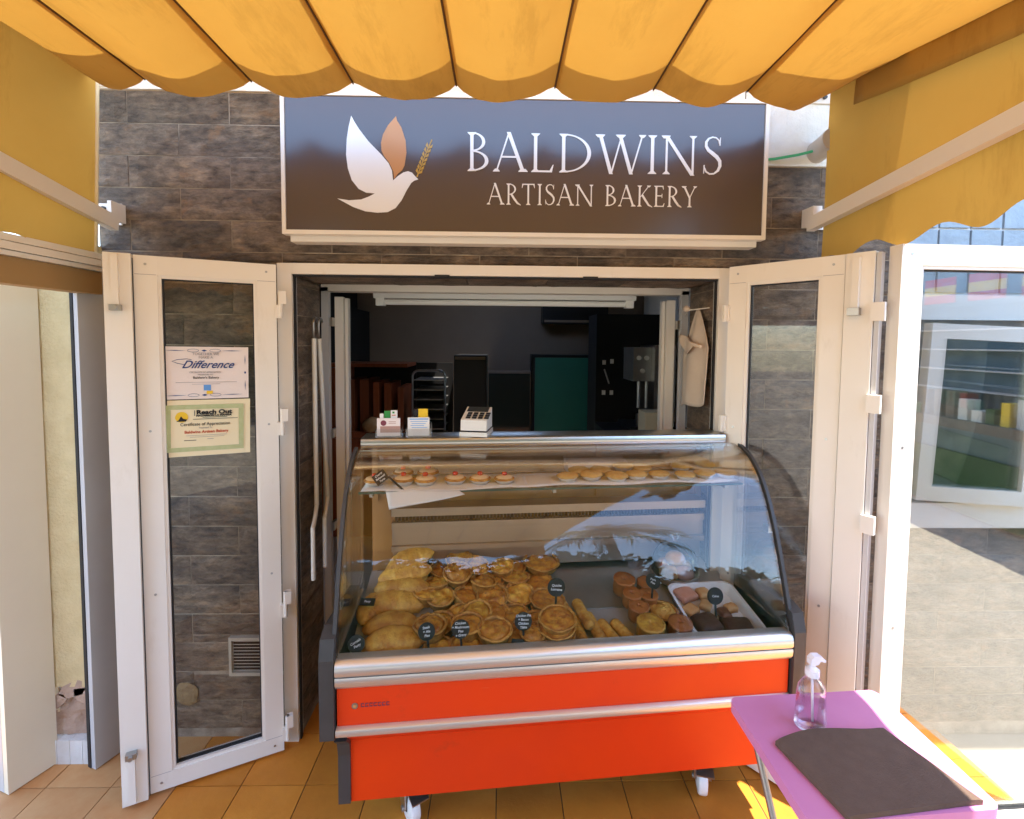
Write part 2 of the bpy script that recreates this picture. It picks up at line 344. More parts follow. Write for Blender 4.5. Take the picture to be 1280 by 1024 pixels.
# ------------------------------------------------------------------ geometry helpers
class G:
    def __init__(s):
        s.bm = bmesh.new()
    def box(s, x0, x1, y0, y1, z0, z1, M=None):
        co = [(x, y, z) for z in (z0, z1) for y in (y0, y1) for x in (x0, x1)]
        v = [s.bm.verts.new(M @ Vector(c) if M else c) for c in co]
        for f in ((0, 2, 3, 1), (4, 5, 7, 6), (0, 1, 5, 4), (2, 6, 7, 3), (1, 3, 7, 5), (0, 4, 6, 2)):
            s.bm.faces.new([v[i] for i in f])
        return s
    def prism(s, poly, fmap, d0, d1):
        """poly: 2-D outline; fmap(a, b, d) -> 3-D point"""
        tris = tessellate_polygon([[Vector((p[0], p[1], 0)) for p in poly]])
        lo = [s.bm.verts.new(fmap(p[0], p[1], d0)) for p in poly]
        hi = [s.bm.verts.new(fmap(p[0], p[1], d1)) for p in poly]
        n = len(poly)
        for t in tris:
            if len(set(t)) < 3: continue
            for vs, rev in ((lo, False), (hi, True)):
                q = [vs[i] for i in t]
                if rev: q.reverse()
                try: s.bm.faces.new(q)
                except ValueError: pass
        for i in range(n):
            j = (i+1) % n
            try: s.bm.faces.new((lo[i], lo[j], hi[j], hi[i]))
            except ValueError: pass
        return s
    def lathe(s, prof, n=24, c=(0, 0, 0), jit=None, M=None):
        """prof: list of (radius, z); jit(angle, r, z) -> (r, z)"""
        rings = []
        for (r, z) in prof:
            if r < 1e-6:
                p = Vector((c[0], c[1], c[2]+z)); rings.append([s.bm.verts.new(M @ p if M else p)]); continue
            ring = []
            for i in range(n):
                a = 2*math.pi*i/n
                rr, zz = (r, z) if jit is None else jit(a, r, z)
                p = Vector((c[0]+rr*math.cos(a), c[1]+rr*math.sin(a), c[2]+zz))
                ring.append(s.bm.verts.new(M @ p if M else p))
            rings.append(ring)
        for A, B in zip(rings, rings[1:]):
            for i in range(n):
                j = (i+1) % n
                if len(A) == 1 and len(B) == 1: continue
                if len(A) == 1: s.bm.faces.new((A[0], B[j], B[i])) if True else None
                elif len(B) == 1: s.bm.faces.new((A[i], A[j], B[0]))
                else: s.bm.faces.new((A[i], A[j], B[j], B[i]))
        return s
    def tube(s, pts, r, n=8, cap=True):
        pts = [Vector(p) for p in pts]
        rings = []
        prev = None
        for i, p in enumerate(pts):
            t = (pts[min(i+1, len(pts)-1)] - pts[max(i-1, 0)]).normalized()
            if prev is None:
                a = Vector((0, 0, 1)) if abs(t.z) < 0.9 else Vector((1, 0, 0))
                x = t.cross(a).normalized()
            else:
                x = (prev - t*prev.dot(t)).normalized()
            prev = x
            y = t.cross(x)
            rr = r[i] if isinstance(r, (list, tuple)) else r
            rings.append([s.bm.verts.new(p + x*rr*math.cos(2*math.pi*k/n) + y*rr*math.sin(2*math.pi*k/n)) for k in range(n)])
        for A, B in zip(rings, rings[1:]):
            for k in range(n):
                s.bm.faces.new((A[k], A[(k+1) % n], B[(k+1) % n], B[k]))
        if cap:
            s.bm.faces.new(rings[0][::-1]); s.bm.faces.new(rings[-1])
        return s
    def sheet(s, f, nu, nv, thick=None):
        """f(i/nu, j/nv) -> point; with thick (a vector) a closed slab"""
        def grid(off):
            return [[s.bm.verts.new(Vector(f(i/nu, j/nv)) + off) for j in range(nv+1)] for i in range(nu+1)]
        g = grid(Vector((0, 0, 0)))
        for i in range(nu):
            for j in range(nv):
                s.bm.faces.new((g[i][j], g[i+1][j], g[i+1][j+1], g[i][j+1]))
        if thick is not None:
            h = grid(Vector(thick))
            for i in range(nu):
                for j in range(nv):
                    s.bm.faces.new((h[i][j], h[i][j+1], h[i+1][j+1], h[i+1][j]))
            for i in range(nu):
                s.bm.faces.new((g[i][0], h[i][0], h[i+1][0], g[i+1][0]))
                s.bm.faces.new((g[i][nv], g[i+1][nv], h[i+1][nv], h[i][nv]))
            for j in range(nv):
                s.bm.faces.new((g[0][j], g[0][j+1], h[0][j+1], h[0][j]))
                s.bm.faces.new((g[nu][j], h[nu][j], h[nu][j+1], g[nu][j+1]))
        return s
    def build(s, name, m, parent=None, smooth=False, bevel=0.0, seg=1, fixn=True):
        if bevel:
            bmesh.ops.bevel(s.bm, geom=[e for e in s.bm.edges if len(e.link_faces) == 2 and e.calc_face_angle(0) > 0.5],
                            offset=bevel, segments=seg, affect='EDGES', clamp_overlap=True)
        if fixn:
            bmesh.ops.recalc_face_normals(s.bm, faces=s.bm.faces[:])
        me = bpy.data.meshes.new(name)
        s.bm.to_mesh(me); s.bm.free()
        me.materials.append(MATS[m])
        if smooth:
            me.polygons.foreach_set('use_smooth', [True]*len(me.polygons))
            if smooth == 'auto':
                me.set_sharp_from_angle(angle=R(40))
        o = bpy.data.objects.new(name, me)
        COL.objects.link(o)
        if parent is not None: o.parent = parent
        return o

def thing(name, label, cat, loc=(0, 0, 0), rz=0.0, group=None):
    o = bpy.data.objects.new(name, None)
    COL.objects.link(o)
    o.location = loc; o.rotation_euler = (0, 0, rz)
    o.empty_display_size = 0.05
    o['label'] = label; o['category'] = cat
    if group: o['group'] = group
    return o
def tag(o, label, cat, group=None):
    o['label'] = label; o['category'] = cat
    if group: o['group'] = group
    return o
def structure(o):
    o['kind'] = 'structure'; return o
def dup(root, loc, rot, label, group=None, scale=None):
    r = root.copy(); COL.objects.link(r)
    r.location = loc; r.rotation_euler = rot
    if scale: r.scale = (scale,)*3 if not isinstance(scale, tuple) else scale
    r['label'] = label
    if group: r['group'] = group
    for ch in list(root.children):
        c = ch.copy(); COL.objects.link(c); c.parent = r
        for g in ch.children:
            d = g.copy(); COL.objects.link(d); d.parent = c
    return r

def text_mesh(name, body, size, m, parent, M, shear=0.0, bold=0.0, width=None, align='CENTER', depth=0.0004, space=1.0):
    cu = bpy.data.curves.new('lettering', 'FONT')
    cu.body = body; cu.size = size; cu.shear = shear; cu.offset = bold
    cu.align_x = align; cu.align_y = 'CENTER'; cu.extrude = depth; cu.resolution_u = 3; cu.space_line = space
    tmp = bpy.data.objects.new('lettering_source', cu)
    COL.objects.link(tmp)
    dg = bpy.context.evaluated_depsgraph_get()
    me = bpy.data.meshes.new_from_object(tmp.evaluated_get(dg))
    bpy.data.objects.remove(tmp); bpy.data.curves.remove(cu)
    if width:
        xs = [v.co.x for v in me.vertices]
        k = width/max(1e-6, max(xs)-min(xs))
        for v in me.vertices: v.co.x *= k
    me.transform(M)
    me.name = name
    me.materials.clear(); me.materials.append(MATS[m])
    o = bpy.data.objects.new(name, me); COL.objects.link(o)
    if parent is not None: o.parent = parent
    return o

def nz(x, y, z=0.0, s=1.0):
    return mnoise.noise(Vector((x*s, y*s, z*s)))

# ================================================================== LARGE STRUCTURE
# ---- ground
g = G(); g.box(-30, 30, -40, 9, -0.12, -0.03)
structure(g.build('ground', 'paving'))
floor_base = structure(G().box(-2.6, 1.9, -3.4, 0.6, -0.03, -0.004).build('floor', 'floor_grout'))
TX0, TP = -0.006, 0.2425
tile_protos = {}
def floor_tile(i, j, m):
    key = (m, random.randint(0, 2))
    if key not in tile_protos:
        h = TP/2 - 0.002
        o = G().box(-h, h, -h, h, -0.004, 0.0045).build('floor_tile', m, floor_base, bevel=0.0025)
        tile_protos[key] = o
    else:
        o = tile_protos[key].copy(); COL.objects.link(o)
    o.location = (TX0 + TP*(i+0.5), -0.2305 + TP*(j+0.5), -0.0045 + random.uniform(-0.0008, 0.0006))
    o.rotation_euler = (random.uniform(-0.002, 0.002), random.uniform(-0.002, 0.002), random.uniform(-0.003, 0.003))
for j in range(-5, 3):
    for i in range(-10, 8):
        x = TX0 + TP*(i+0.5)
        dusty = x < -1.25
        floor_tile(i, j, 'dusty_tile' if dusty else 'floor_tile')

# ---- the shop wall
wall = thing('shop_wall', 'slate tile clad shop front wall with white plaster above and wide service opening', 'wall', (0, 0, 0))
OX0, OX1, OZ = -0.842, 0.888, 1.953
WX0, WX1 = -1.615, 3.2
g = G()
g.box(WX0, OX0-0.0035, 0.0022, 0.28, -0.02, 3.3)
g.box(OX1+0.004, WX1, 0.0022, 0.28, -0.02, 3.3)
g.box(OX0-0.004, OX1+0.004, 0.0022, 0.28, OZ+0.004, 3.3)
g.build('mortar_core', 'mortar', wall)
# plaster fields (they stand a little proud)
g = G()
def plaster(x0, x1, z0, z1, y=-0.008):
    nx, nzz = max(2, int((x1-x0)/0.08)), max(2, int((z1-z0)/0.08))
    g.sheet(lambda u, v: (x0+(x1-x0)*u, y + 0.004*nz(x0+(x1-x0)*u, z0+(z1-z0)*v, 3, 9) , z0+(z1-z0)*v), nx, nzz, thick=(0, 0.02, 0))
plaster(WX0, 0.98, 2.675, 3.3); plaster(0.985, WX1, 2.421, 3.3)
g.build('plaster', 'plaster', wall, smooth='auto')
# unseen slab added above the awning to shade its wall edge
G().box(-3.0, 4.2, -0.56, 0.30, 3.02, 3.22).build('shade_slab', 'plaster', wall, bevel=0.01)

def rect_minus(rects, b):
    out = []
    for (x0, x1, z0, z1) in rects:
        bx0, bx1, bz0, bz1 = b
        if bx1 <= x0 or bx0 >= x1 or bz1 <= z0 or bz0 >= z1:
            out.append((x0, x1, z0, z1)); continue
        if z0 < bz0: out.append((x0, x1, z0, bz0))
        if z1 > bz1: out.append((x0, x1, bz1, z1))
        mz0, mz1 = max(z0, bz0), min(z1, bz1)
        if x0 < bx0: out.append((x0, bx0, mz0, mz1))
        if x1 > bx1: out.append((bx1, x1, mz0, mz1))
    return out
BLOCKS = [(-0.899, 0.945, -1, 2.002), (0.96, 9, 2.418, 9), (1.66, 2.62, 1.90, 2.45), (1.66, 2.62, 0.93, 1.90), (-1.137, -0.983, 0.276, 0.448)]
def stone_mesh(w, h, seed, d=0.012):
    """split-face slate tile: uneven layered front, centre at origin, front towards -y"""
    bm = bmesh.new()
    nx = max(2, int(round(w/0.04))); nzc = 5
    front = []
    for i in range(nx+1):
        col = []
        for k in range(nzc+1):
            x = -w/2 + w*i/nx; z = -h/2 + h*k/nzc
            layer = math.floor((k + 0.8*nz(i*0.7+seed*3.1, k*0.2, seed))*0.9)
            edge = (i in (0, nx)) or (k in (0, nzc))
            y = -d - 0.0035*math.ceil(1.5*nz(x*7+seed*3, layer*4.1, seed)+0.3) - 0.004*nz(x*9+seed*11, layer*5.3, seed) - 0.003*nz(x*30, z*60, seed*7)
            y = min(y, -d + 0.0005)
            if edge: y = -d + 0.0035 + 0.0012*nz(x*25, z*25, seed)
            col.append(bm.verts.new((x, y, z)))
        front.append(col)
    for i in range(nx):
        for k in range(nzc):
            bm.faces.new((front[i][k], front[i+1][k], front[i+1][k+1], front[i][k+1]))
    rim = [front[i][0] for i in range(nx+1)] + [front[nx][k] for k in range(1, nzc+1)] + \
          [front[i][nzc] for i in range(nx-1, -1, -1)] + [front[0][k] for k in range(nzc-1, 0, -1)]
    back = [bm.verts.new((v.co.x, 0.0, v.co.z)) for v in rim]
    n = len(rim)
    for i in range(n):
        bm.faces.new((rim[(i+1) % n], rim[i], back[i], back[(i+1) % n]))
    me = bpy.data.meshes.new('stone_tile'); bm.to_mesh(me); bm.free()
    me.materials.append(MATS['stone'])
    return me
stone_cache = {}
def stone(x0, x1, z0, z1, M=None):
    gap = 0.0023
    w, h = x1-x0-2*gap, z1-z0-2*gap
    if w < 0.012 or h < 0.012: return
    key = (round(w, 3), round(h, 3), random.randint(0, 7 if w > 0.3 else 2))
    if key not in stone_cache: stone_cache[key] = stone_mesh(w, h, random.random()*20)
    o = bpy.data.objects.new('stone_tile', stone_cache[key]); COL.objects.link(o)
    o.parent = wall
    L = Matrix.Translation(((x0+x1)/2, 0.0090 + random.uniform(-0.002, 0.0010), (z0+z1)/2))
    o.matrix_local = (M @ L) if M else L
RH = 0.1255
for k in range(-16, 5):
    z0, z1 = 2.045 + RH*k, 2.045 + RH*(k+1)
    off = -1.09 if k % 2 == 0 else -1.29
    for n in range(-3, 12):
        x0, x1 = off + 0.4*n, off + 0.4*(n+1)
        x0, x1 = max(x0, WX0), min(x1, 2.9)
        if x1-x0 < 0.02: continue
        rects = [(x0, x1, max(z0, 0.0), z1)]
        for b in BLOCKS: rects = rect_minus(rects, b)
        for r in rects: stone(*r)
# stone lining of the opening: both reveals and the soffit
for k in range(-16, 0):
    z0, z1 = max(0.0, 2.045 + RH*k), min(OZ, 2.045 + RH*(k+1))
    if z1-z0 < 0.03: continue
    stone(0.02, 0.268, z0, z1, Matrix.Translation((OX0, 0, 0)) @ Matrix.Rotation(R(90), 4, 'Z'))
    stone(-0.268, -0.02, z0, z1, Matrix.Translation((OX1, 0, 0)) @ Matrix.Rotation(R(-90), 4, 'Z'))
for n in range(5):
    x0 = OX0 + (OX1-OX0)*n/5; x1 = OX0 + (OX1-OX0)*(n+1)/5
    stone(x0, x1, -0.268, -0.02, Matrix.Translation((0, 0, OZ)) @ Matrix.Rotation(R(90), 4, 'X'))
# plugged hole low on the wall (seen through the door glass)
G().lathe([(0, 0), (0.03, 0.003), (0.042, 0.0), (0.05, -0.004)], 18, jit=lambda a, r, z: (r*(1+0.25*nz(math.cos(a), math.sin(a), 1, 1.7)), z),
          M=Matrix.Translation((-1.316, -0.012, 0.196)) @ Matrix.Rotation(R(90), 4, 'X')).build('patched_hole', 'hole_fill', wall, smooth=True)

# ventilation grille in the wall
vg = thing('vent_grille', 'small louvred metal vent grille low on the slate wall', 'vent', (-1.06, -0.004, 0.362))
g = G()
for a in ((-0.073, 0.073, 0.070, 0.083), (-0.073, 0.073, -0.083, -0.070), (-0.073, -0.062, -0.070, 0.070), (0.062, 0.073, -0.070, 0.070)):
    g.box(a[0], a[1], -0.012, 0.012, a[2], a[3])
g.build('frame', 'vent_metal', vg)
G().box(-0.062, 0.062, 0.006, 0.010, -0.07, 0.07).build('backing', 'black_wall', vg)
for i in range(10):
    z = -0.063 + 0.014*i
    o = G().box(-0.0615, 0.0615, -0.005, 0.005, -0.001, 0.001).build('slat', 'vent_metal', vg)
    o.location = (0, -0.003, z); o.rotation_euler = (R(-38), 0, 0)

# ---- room behind the opening
room = thing('shop_interior', 'dim dark brown walled room behind the service opening', 'room')
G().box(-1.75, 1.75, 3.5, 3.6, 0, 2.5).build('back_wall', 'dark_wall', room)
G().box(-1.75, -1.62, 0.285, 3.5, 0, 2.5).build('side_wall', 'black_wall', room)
G().box(1.62, 1.75, 0.285, 3.5, 0, 2.5).build('side_wall', 'bounce_white', room)
g = G()                                                 # ceiling with an unseen hole added to let daylight into the room
for (x0, x1, y0, y1) in ((-1.75, -0.38, 0.285, 3.6), (0.38, 1.75, 0.285, 3.6), (-0.38, 0.38, 0.285, 2.1), (-0.38, 0.38, 2.7, 3.6)): g.box(x0, x1, y0, y1, 2.5, 2.6)
g.build('ceiling', 'bounce_white', room)
G().box(-1.75, 1.75, 0.6, 3.6, -0.05, 0.0).build('room_floor', 'bounce_white', room)
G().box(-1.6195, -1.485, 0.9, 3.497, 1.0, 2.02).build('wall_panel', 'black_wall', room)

# ---- outer door frame and inner window frame
df = thing('door_frame', 'white aluminium outer frame around the service opening', 'door frame')
for (x0, x1, z0, z1) in ((-0.899, -0.842, 0, 2.0), (0.888, 0.945, 0, 2.0)):
    G().box(x0, x1, -0.03, 0.02, z0, z1).build('jamb', 'white_alu', df, bevel=0.003)
G().box(-0.8415, 0.8875, -0.03, 0.02, 1.957, 2.0).build('head', 'white_alu', df, bevel=0.003)
G().box(-0.8415, 0.8875, -0.018, 0.0, 1.9485, 1.9565).build('gasket', 'dark_rubber', df)
for x in (-0.838, 0.884):
    G().box(x-0.003, x+0.003, -0.016, 0.0, 0.0, 1.948).build('gasket', 'dark_rubber', df)
for x in (-0.24, 0.36):
    G().box(x-0.03, x+0.03, -0.034, -0.012, 1.950, 1.9595).build('latch_plate', 'dark_rubber', df)
wf = thing('window_frame', 'narrow pale inner sliding frame at the back of the stone reveal', 'window frame')
for s, x0 in ((1, -0.842), (-1, 0.888)):
    a, b = sorted((x0 + s*0.002, x0 + s*0.034)); G().box(a, b, 0.282, 0.315, 0.0, 1.94).build('jamb', 'white_alu_grey', wf, bevel=0.002)
    a, b = sorted((x0 + s*0.048, x0 + s*0.088)); G().box(a, b, 0.33, 0.36, 0.02, 1.90).build('sliding_stile', 'white_alu', wf, bevel=0.002)
    a, b = sorted((x0 + s*0.092, x0 + s*0.106)); G().box(a, b, 0.345, 0.38, 0.02, 1.895).build('sliding_stile', 'white_alu', wf, bevel=0.002)
    for z in (0.8, 1.25, 1.78):
        a, b = sorted((x0 + s*0.034, x0 + s*0.048)); G().box(a, b, 0.295, 0.345, z-0.02, z+0.02).build('catch', 'steel', wf)
G().box(-0.840, 0.886, 0.282, 0.36, 1.922, 1.953).build('head', 'white_alu', wf, bevel=0.002)

# ================================================================== FOLDING DOORS
def leaf(name, label, hx, hy, nx, ny, width, height, flip, door_w=None, glass='door_glass'):
    """door leaf from hinge (hx,hy) towards (nx,ny); local x runs hinge -> free edge, local -y faces the terrace"""
    ang = math.atan2(ny-hy, nx-hx)
    t = thing(name, label, 'door', (hx, hy, 0.012), ang)
    d0, d1 = -0.024, 0.024
    ST, RT, RB = 0.068, 0.066, 0.064
    G().box(0, ST, d0, d1, 0, height).build('stile', 'white_alu', t, bevel=0.004)
    G().box(width-ST, width, d0, d1, 0, height).build('stile', 'white_alu', t, bevel=0.004)
    G().box(ST, width-ST, d0, d1, height-RT, height).build('rail', 'white_alu', t, bevel=0.004)
    G().box(ST, width-ST, d0, d1, 0, RB).build('rail', 'white_alu', t, bevel=0.004)
    b = 0.011
    gi = G()
    for (x0, x1, z0, z1) in ((ST, ST+b, RB, height-RT), (width-ST-b, width-ST, RB, height-RT), (ST+b, width-ST-b, RB, RB+b), (ST+b, width-ST-b, height-RT-b, height-RT)):
        gi.box(x0+0.0003, x1, -0.019, 0.019, z0, z1)
    gi.build('glazing_bead', 'white_alu', t, bevel=0.002)
    gs = G()
    for (x0, x1, z0, z1) in ((ST+b, ST+b+.004, RB+b, height-RT-b), (width-ST-b-.004, width-ST-b, RB+b, height-RT-b), (ST+b+.004, width-ST-b-.004, RB+b, RB+b+.004), (ST+b+.004, width-ST-b-.004, height-RT-b-.004, height-RT-b)):
        gs.box(x0, x1, -0.008, 0.008, z0, z1)
    gs.build('gasket', 'dark_rubber', t)
    G().box(ST+b, width-ST-b, -0.003, 0.003, RB+b, height-RT-b).build('glass', glass, t)
    sc_ = G()
    for x in (0.034, width-0.034):
        for z in (0.03, 0.75, 1.35, height-0.03):
            for sgn in (-1, 1):
                sc_.tube([(x, sgn*0.0238, z), (x, sgn*0.0252, z)], 0.0045, 8)
    sc_.build('screws', 'steel_dull', t)
    mj = G()
    for z in (RB, height-RT):
        for x in (0.0, width-ST):
            for sgn in (-1, 1): mj.box(x+0.003, x+ST-0.003, sgn*0.0236-0.0006, sgn*0.0236+0.0006, z-0.0007, z+0.0007)
    mj.build('joint_lines', 'ink_grey', t)
    return t
def bolt(parent, x, z, y, up):
    o = G().box(x-0.010, x+0.010, y-0.016, y, z-0.085, z+0.085).build('bolt', 'white_alu', parent, bevel=0.003)
    e = -0.095 if up else 0.095
    g = G(); g.box(x-0.017, x+0.017, y-0.022, y, z+e-0.012, z+e+0.012)
    g.tube([(x, y-0.016, z+e), (x, y-0.032, z+e)], 0.008, 8)
    g.build('bolt_knob', 'steel_dull', o)
def hinges(parent, x, y, zs):
    for z in zs:
        g = G(); g.box(x-0.014, x+0.014, y-0.010, y+0.012, z-0.03, z+0.03)
        g.tube([(x, y-0.012, z-0.032), (x, y-0.012, z+0.032)], 0.009, 8)
        g.build('hinge', 'white_alu', parent, bevel=0.0015)

left = leaf('folding_door', 'white framed glass folding door on the left with two certificates on its pane', -0.888, -0.062, -1.293, -0.252, 0.447, 1.972, False)
# local +y of this leaf faces the terrace (it runs right to left)
G().box(0.4495, 0.5255, 0.004, 0.046, 0.0, 1.972).build('folded_stile', 'white_alu', left, bevel=0.004)
G().box(0.4472, 0.4493, -0.02, 0.03, 0.0, 1.96).build('gasket', 'dark_rubber', left)
def bolt_back(parent, x, z, y, up):
    e = -0.095 if up else 0.095
    o = G().box(x-0.010, x+0.010, y, y+0.016, z-0.085, z+0.085).build('bolt', 'white_alu', parent, bevel=0.003)
    g = G(); g.box(x-0.016, x+0.016, y, y+0.022, z+e-0.010, z+e+0.010)
    g.tube([(x, y+0.016, z+e), (x, y+0.032, z+e)], 0.008, 8)
    g.build('bolt_knob', 'steel_dull', o)
bolt_back(left, 0.492, 1.880, 0.046, True)
bolt_back(left, 0.492, 0.098, 0.046, False)
for z in (0.1, 0.62, 1.36, 1.82):
    g = G(); g.box(-0.016, 0.006, 0.012, 0.036, z-0.055, z-0.004); g.box(-0.034, -0.012, 0.02, 0.044, z+0.0, z+0.05)
    g.tube([(-0.014, 0.034, z-0.055), (-0.014, 0.034, z+0.05)], 0.008, 8)
    g.build('hinge', 'white_alu', left, bevel=0.0015)

right = leaf('folding_door', 'white framed glass folding door on the right half hidden by the food counter', 0.925, -0.062, 1.178, -0.360, 0.392, 1.985, True)
fs = leaf('folding_door', 'sunlit white folding door leaf with wide pane at the right edge', 1.262, -0.462, 2.0, -0.43, 0.74, 2.0, True, glass='leaf_glass')
# narrow folded stile between the two right leaves
d = Vector((1.178, -0.360, 0)); e = Vector((1.248, -0.455, 0)); dv = (e-d); ang = math.atan2(dv.y, dv.x); ln = dv.length
sm = Matrix.Translation(d) @ Matrix.Rotation(ang, 4, 'Z')
inv = Matrix.Translation(right.location).inverted()
RM = (Matrix.Translation(right.location) @ Matrix.Rotation(right.rotation_euler.z, 4, 'Z')).inverted()
o = G().box(0.006, ln-0.030, -0.03, 0.012, 0.0, 1.985, RM @ Matrix.Translation((0, 0, 0.012)) @ sm).build('folded_stile', 'white_alu', right, bevel=0.004)
o = G().box(ln-0.028, ln-0.014, -0.022, 0.008, 0.0, 1.98, RM @ Matrix.Translation((0, 0, 0.012)) @ sm).build('gasket', 'white_alu_grey', right)
for up, z in ((True, 1.885), (False, 0.1)):
    en = -0.095 if up else 0.095
    q = RM @ Matrix.Translation((0, 0, 0.012)) @ sm
    o = G().box(0.030, 0.050, -0.046, -0.030, z-0.085, z+0.085, q).build('bolt', 'white_alu', right, bevel=0.003)
    G().box(0.022, 0.056, -0.054, -0.030, z+en-0.012, z+en+0.012, q).build('bolt_knob', 'steel_dull', o)
for z in (0.4, 1.1, 1.50, 1.80):
    G().box(ln-0.034, ln+0.004, -0.040, -0.022, z-0.03, z+0.03, RM @ sm).build('hinge', 'white_alu', right, bevel=0.002)
hinges(right, -0.006, -0.026, (0.1, 0.62, 1.36, 1.80))

# ================================================================== WINDOW AND GLASS BLOCKS BEHIND THE RIGHT LEAF
gb = thing('glass_block_panel', 'strip of blue grey glass blocks high on the wall at the right edge', 'glass blocks')
G().box(1.665, 2.615, -0.004, 0.05, 1.905, 2.445).build('mortar_joint', 'joint_white', gb)
for i in range(7):
    for k in range(4):
        x0 = 1.671 + 0.1355*i; z0 = 1.910 + 0.1335*k
        G().box(x0+0.004, x0+0.1295, -0.014, 0.01, z0+0.004, z0+0.128).build('glass_block', 'glass_block', gb, bevel=0.006)
win = thing('casement_window', 'white framed window standing ajar in the slate wall behind the right door leaf', 'window', (1.66, 0, 0))
g = G()
for (x0, x1, z0, z1) in ((0, 0.96, 1.80, 1.902), (0, 0.05, 1.04, 1.80), (0.91, 0.96, 1.04, 1.80)):
    g.box(x0, x1, -0.03, 0.05, z0, z1)
g.build('frame', 'white_alu', win, bevel=0.003)
G().box(-0.03, 0.99, -0.07, 0.05, 0.935, 1.04).build('sill', 'white_alu', win, bevel=0.006)
G().box(0.05, 0.91, 0.04, 0.05, 1.04, 1.80).build('dark_backing', 'black_gloss', win)  # black sheet, the unlit room's dark put into its colour
sash = G()
SX0, SX1, SZ0, SZ1 = 0.058, 0.53, 1.055, 1.785
tiltM = Matrix.Translation((SX0, -0.03, SZ0)) @ Matrix.Rotation(R(-4), 4, 'Z') @ Matrix.Rotation(R(2.5), 4, 'Y')
w_, h_ = SX1-SX0, SZ1-SZ0
for (x0, x1, z0, z1) in ((0, w_, h_-0.06, h_), (0, w_, 0, 0.06), (0, 0.06, 0.06, h_-0.06), (w_-0.06, w_, 0.06, h_-0.06)):
    sash.box(x0, x1, -0.045, 0, z0, z1, tiltM)
so = sash.build('sash', 'white_alu', win, bevel=0.003)
G().box(0.06, w_-0.06, -0.026, -0.020, 0.06, h_-0.06, tiltM).build('pane', 'window_glass', so)

# ================================================================== SIGN
sign = thing('shop_sign', 'long brown bakery sign with white dove emblem and serif lettering', 'sign', (0, 0, 0))
sx0, sx1, sz0, sz1 = -0.843, 1.032, 2.100, 2.634
FY = -0.098
Msg = Matrix.Translation((0.09, 0, 2.36)) @ Matrix.Rotation(R(-0.05), 4, 'Y') @ Matrix.Translation((-0.09, 0, -2.36))
G().box(sx0+0.016, sx1-0.016, FY+0.031, -0.006, sz0-0.022, sz1-0.012, Msg).build('box', 'white_alu', sign, bevel=0.003)
fr = G()
for (x0, x1, z0, z1) in ((sx0, sx1, sz0, sz0+0.016), (sx0, sx1, sz1-0.014, sz1), (sx0, sx0+0.014, sz0+0.016, sz1-0.014), (sx1-0.014, sx1, sz0+0.016, sz1-0.014)):
    fr.box(x0, x1, FY-0.006, FY+0.03, z0, z1, Msg)
fr.build('frame', 'white_alu', sign, bevel=0.002)
G().box(sx0+0.0145, sx1-0.0145, FY, FY+0.025, sz0+0.0165, sz1-0.0145, Msg).build('face', 'sign_brown', sign)

class Letter:
    """strokes of inscriptional capitals, cap height 1; every stroke its own depth step so no two faces are flush"""
    def __init__(s): s.polys = []
    def q(s, *p): s.polys.append(list(p))
    def serif(s, x, y, half, d, th=0.026, br=0.05, core=0.05):
        # d=+1: serif at the top end (stroke below), d=-1: at the foot
        s.q((x-half, y), (x+half, y), (x+half, y-d*th*0.6), (x+core, y-d*(th+br)), (x-core, y-d*(th+br)), (x-half, y-d*th*0.6))
    def stem(s, x, T=0.082, y0=0, y1=1, top=True, foot=True):
        s.q((x-T/2, y0), (x+T/2, y0), (x+T/2, y1), (x-T/2, y1))
        if top: s.serif(x, y1, T/2+0.065, 1, core=T/2)
        if foot: s.serif(x, y0, T/2+0.065, -1, core=T/2)
    def diag(s, xa, ya, xb, yb, w):
        w *= 0.78
        s.q((xa-w/2, ya), (xa+w/2, ya), (xb+w/2, yb), (xb-w/2, yb))
    def bowl(s, x, yc, rx, ry, tv=0.105, th=0.045, n=14):
        tv *= 0.80; th *= 0.8
        out = [(x + rx*math.sin(math.pi*i/n), yc + ry*math.cos(math.pi*i/n)) for i in range(n+1)]
        inn = [(x + (rx-tv)*math.sin(math.pi*i/n)**0.9 if 0 < i < n else x, yc + (ry-th)*math.cos(math.pi*i/n)) for i in range(n+1)]
        for i in range(n): s.q(out[i], out[i+1], inn[i+1], inn[i])
    def ribbon(s, pts, ws):
        ws = [w*0.82 for w in ws]
        L, Rr = [], []
        for i, p in enumerate(pts):
            a = pts[max(0, i-1)]; b = pts[min(len(pts)-1, i+1)]
            tx, ty = b[0]-a[0], b[1]-a[1]; l = math.hypot(tx, ty)
            nx_, ny_ = -ty/l, tx/l
            L.append((p[0]+nx_*ws[i]/2, p[1]+ny_*ws[i]/2)); Rr.append((p[0]-nx_*ws[i]/2, p[1]-ny_*ws[i]/2))
        for i in range(len(pts)-1): s.q(L[i], L[i+1], Rr[i+1], Rr[i])
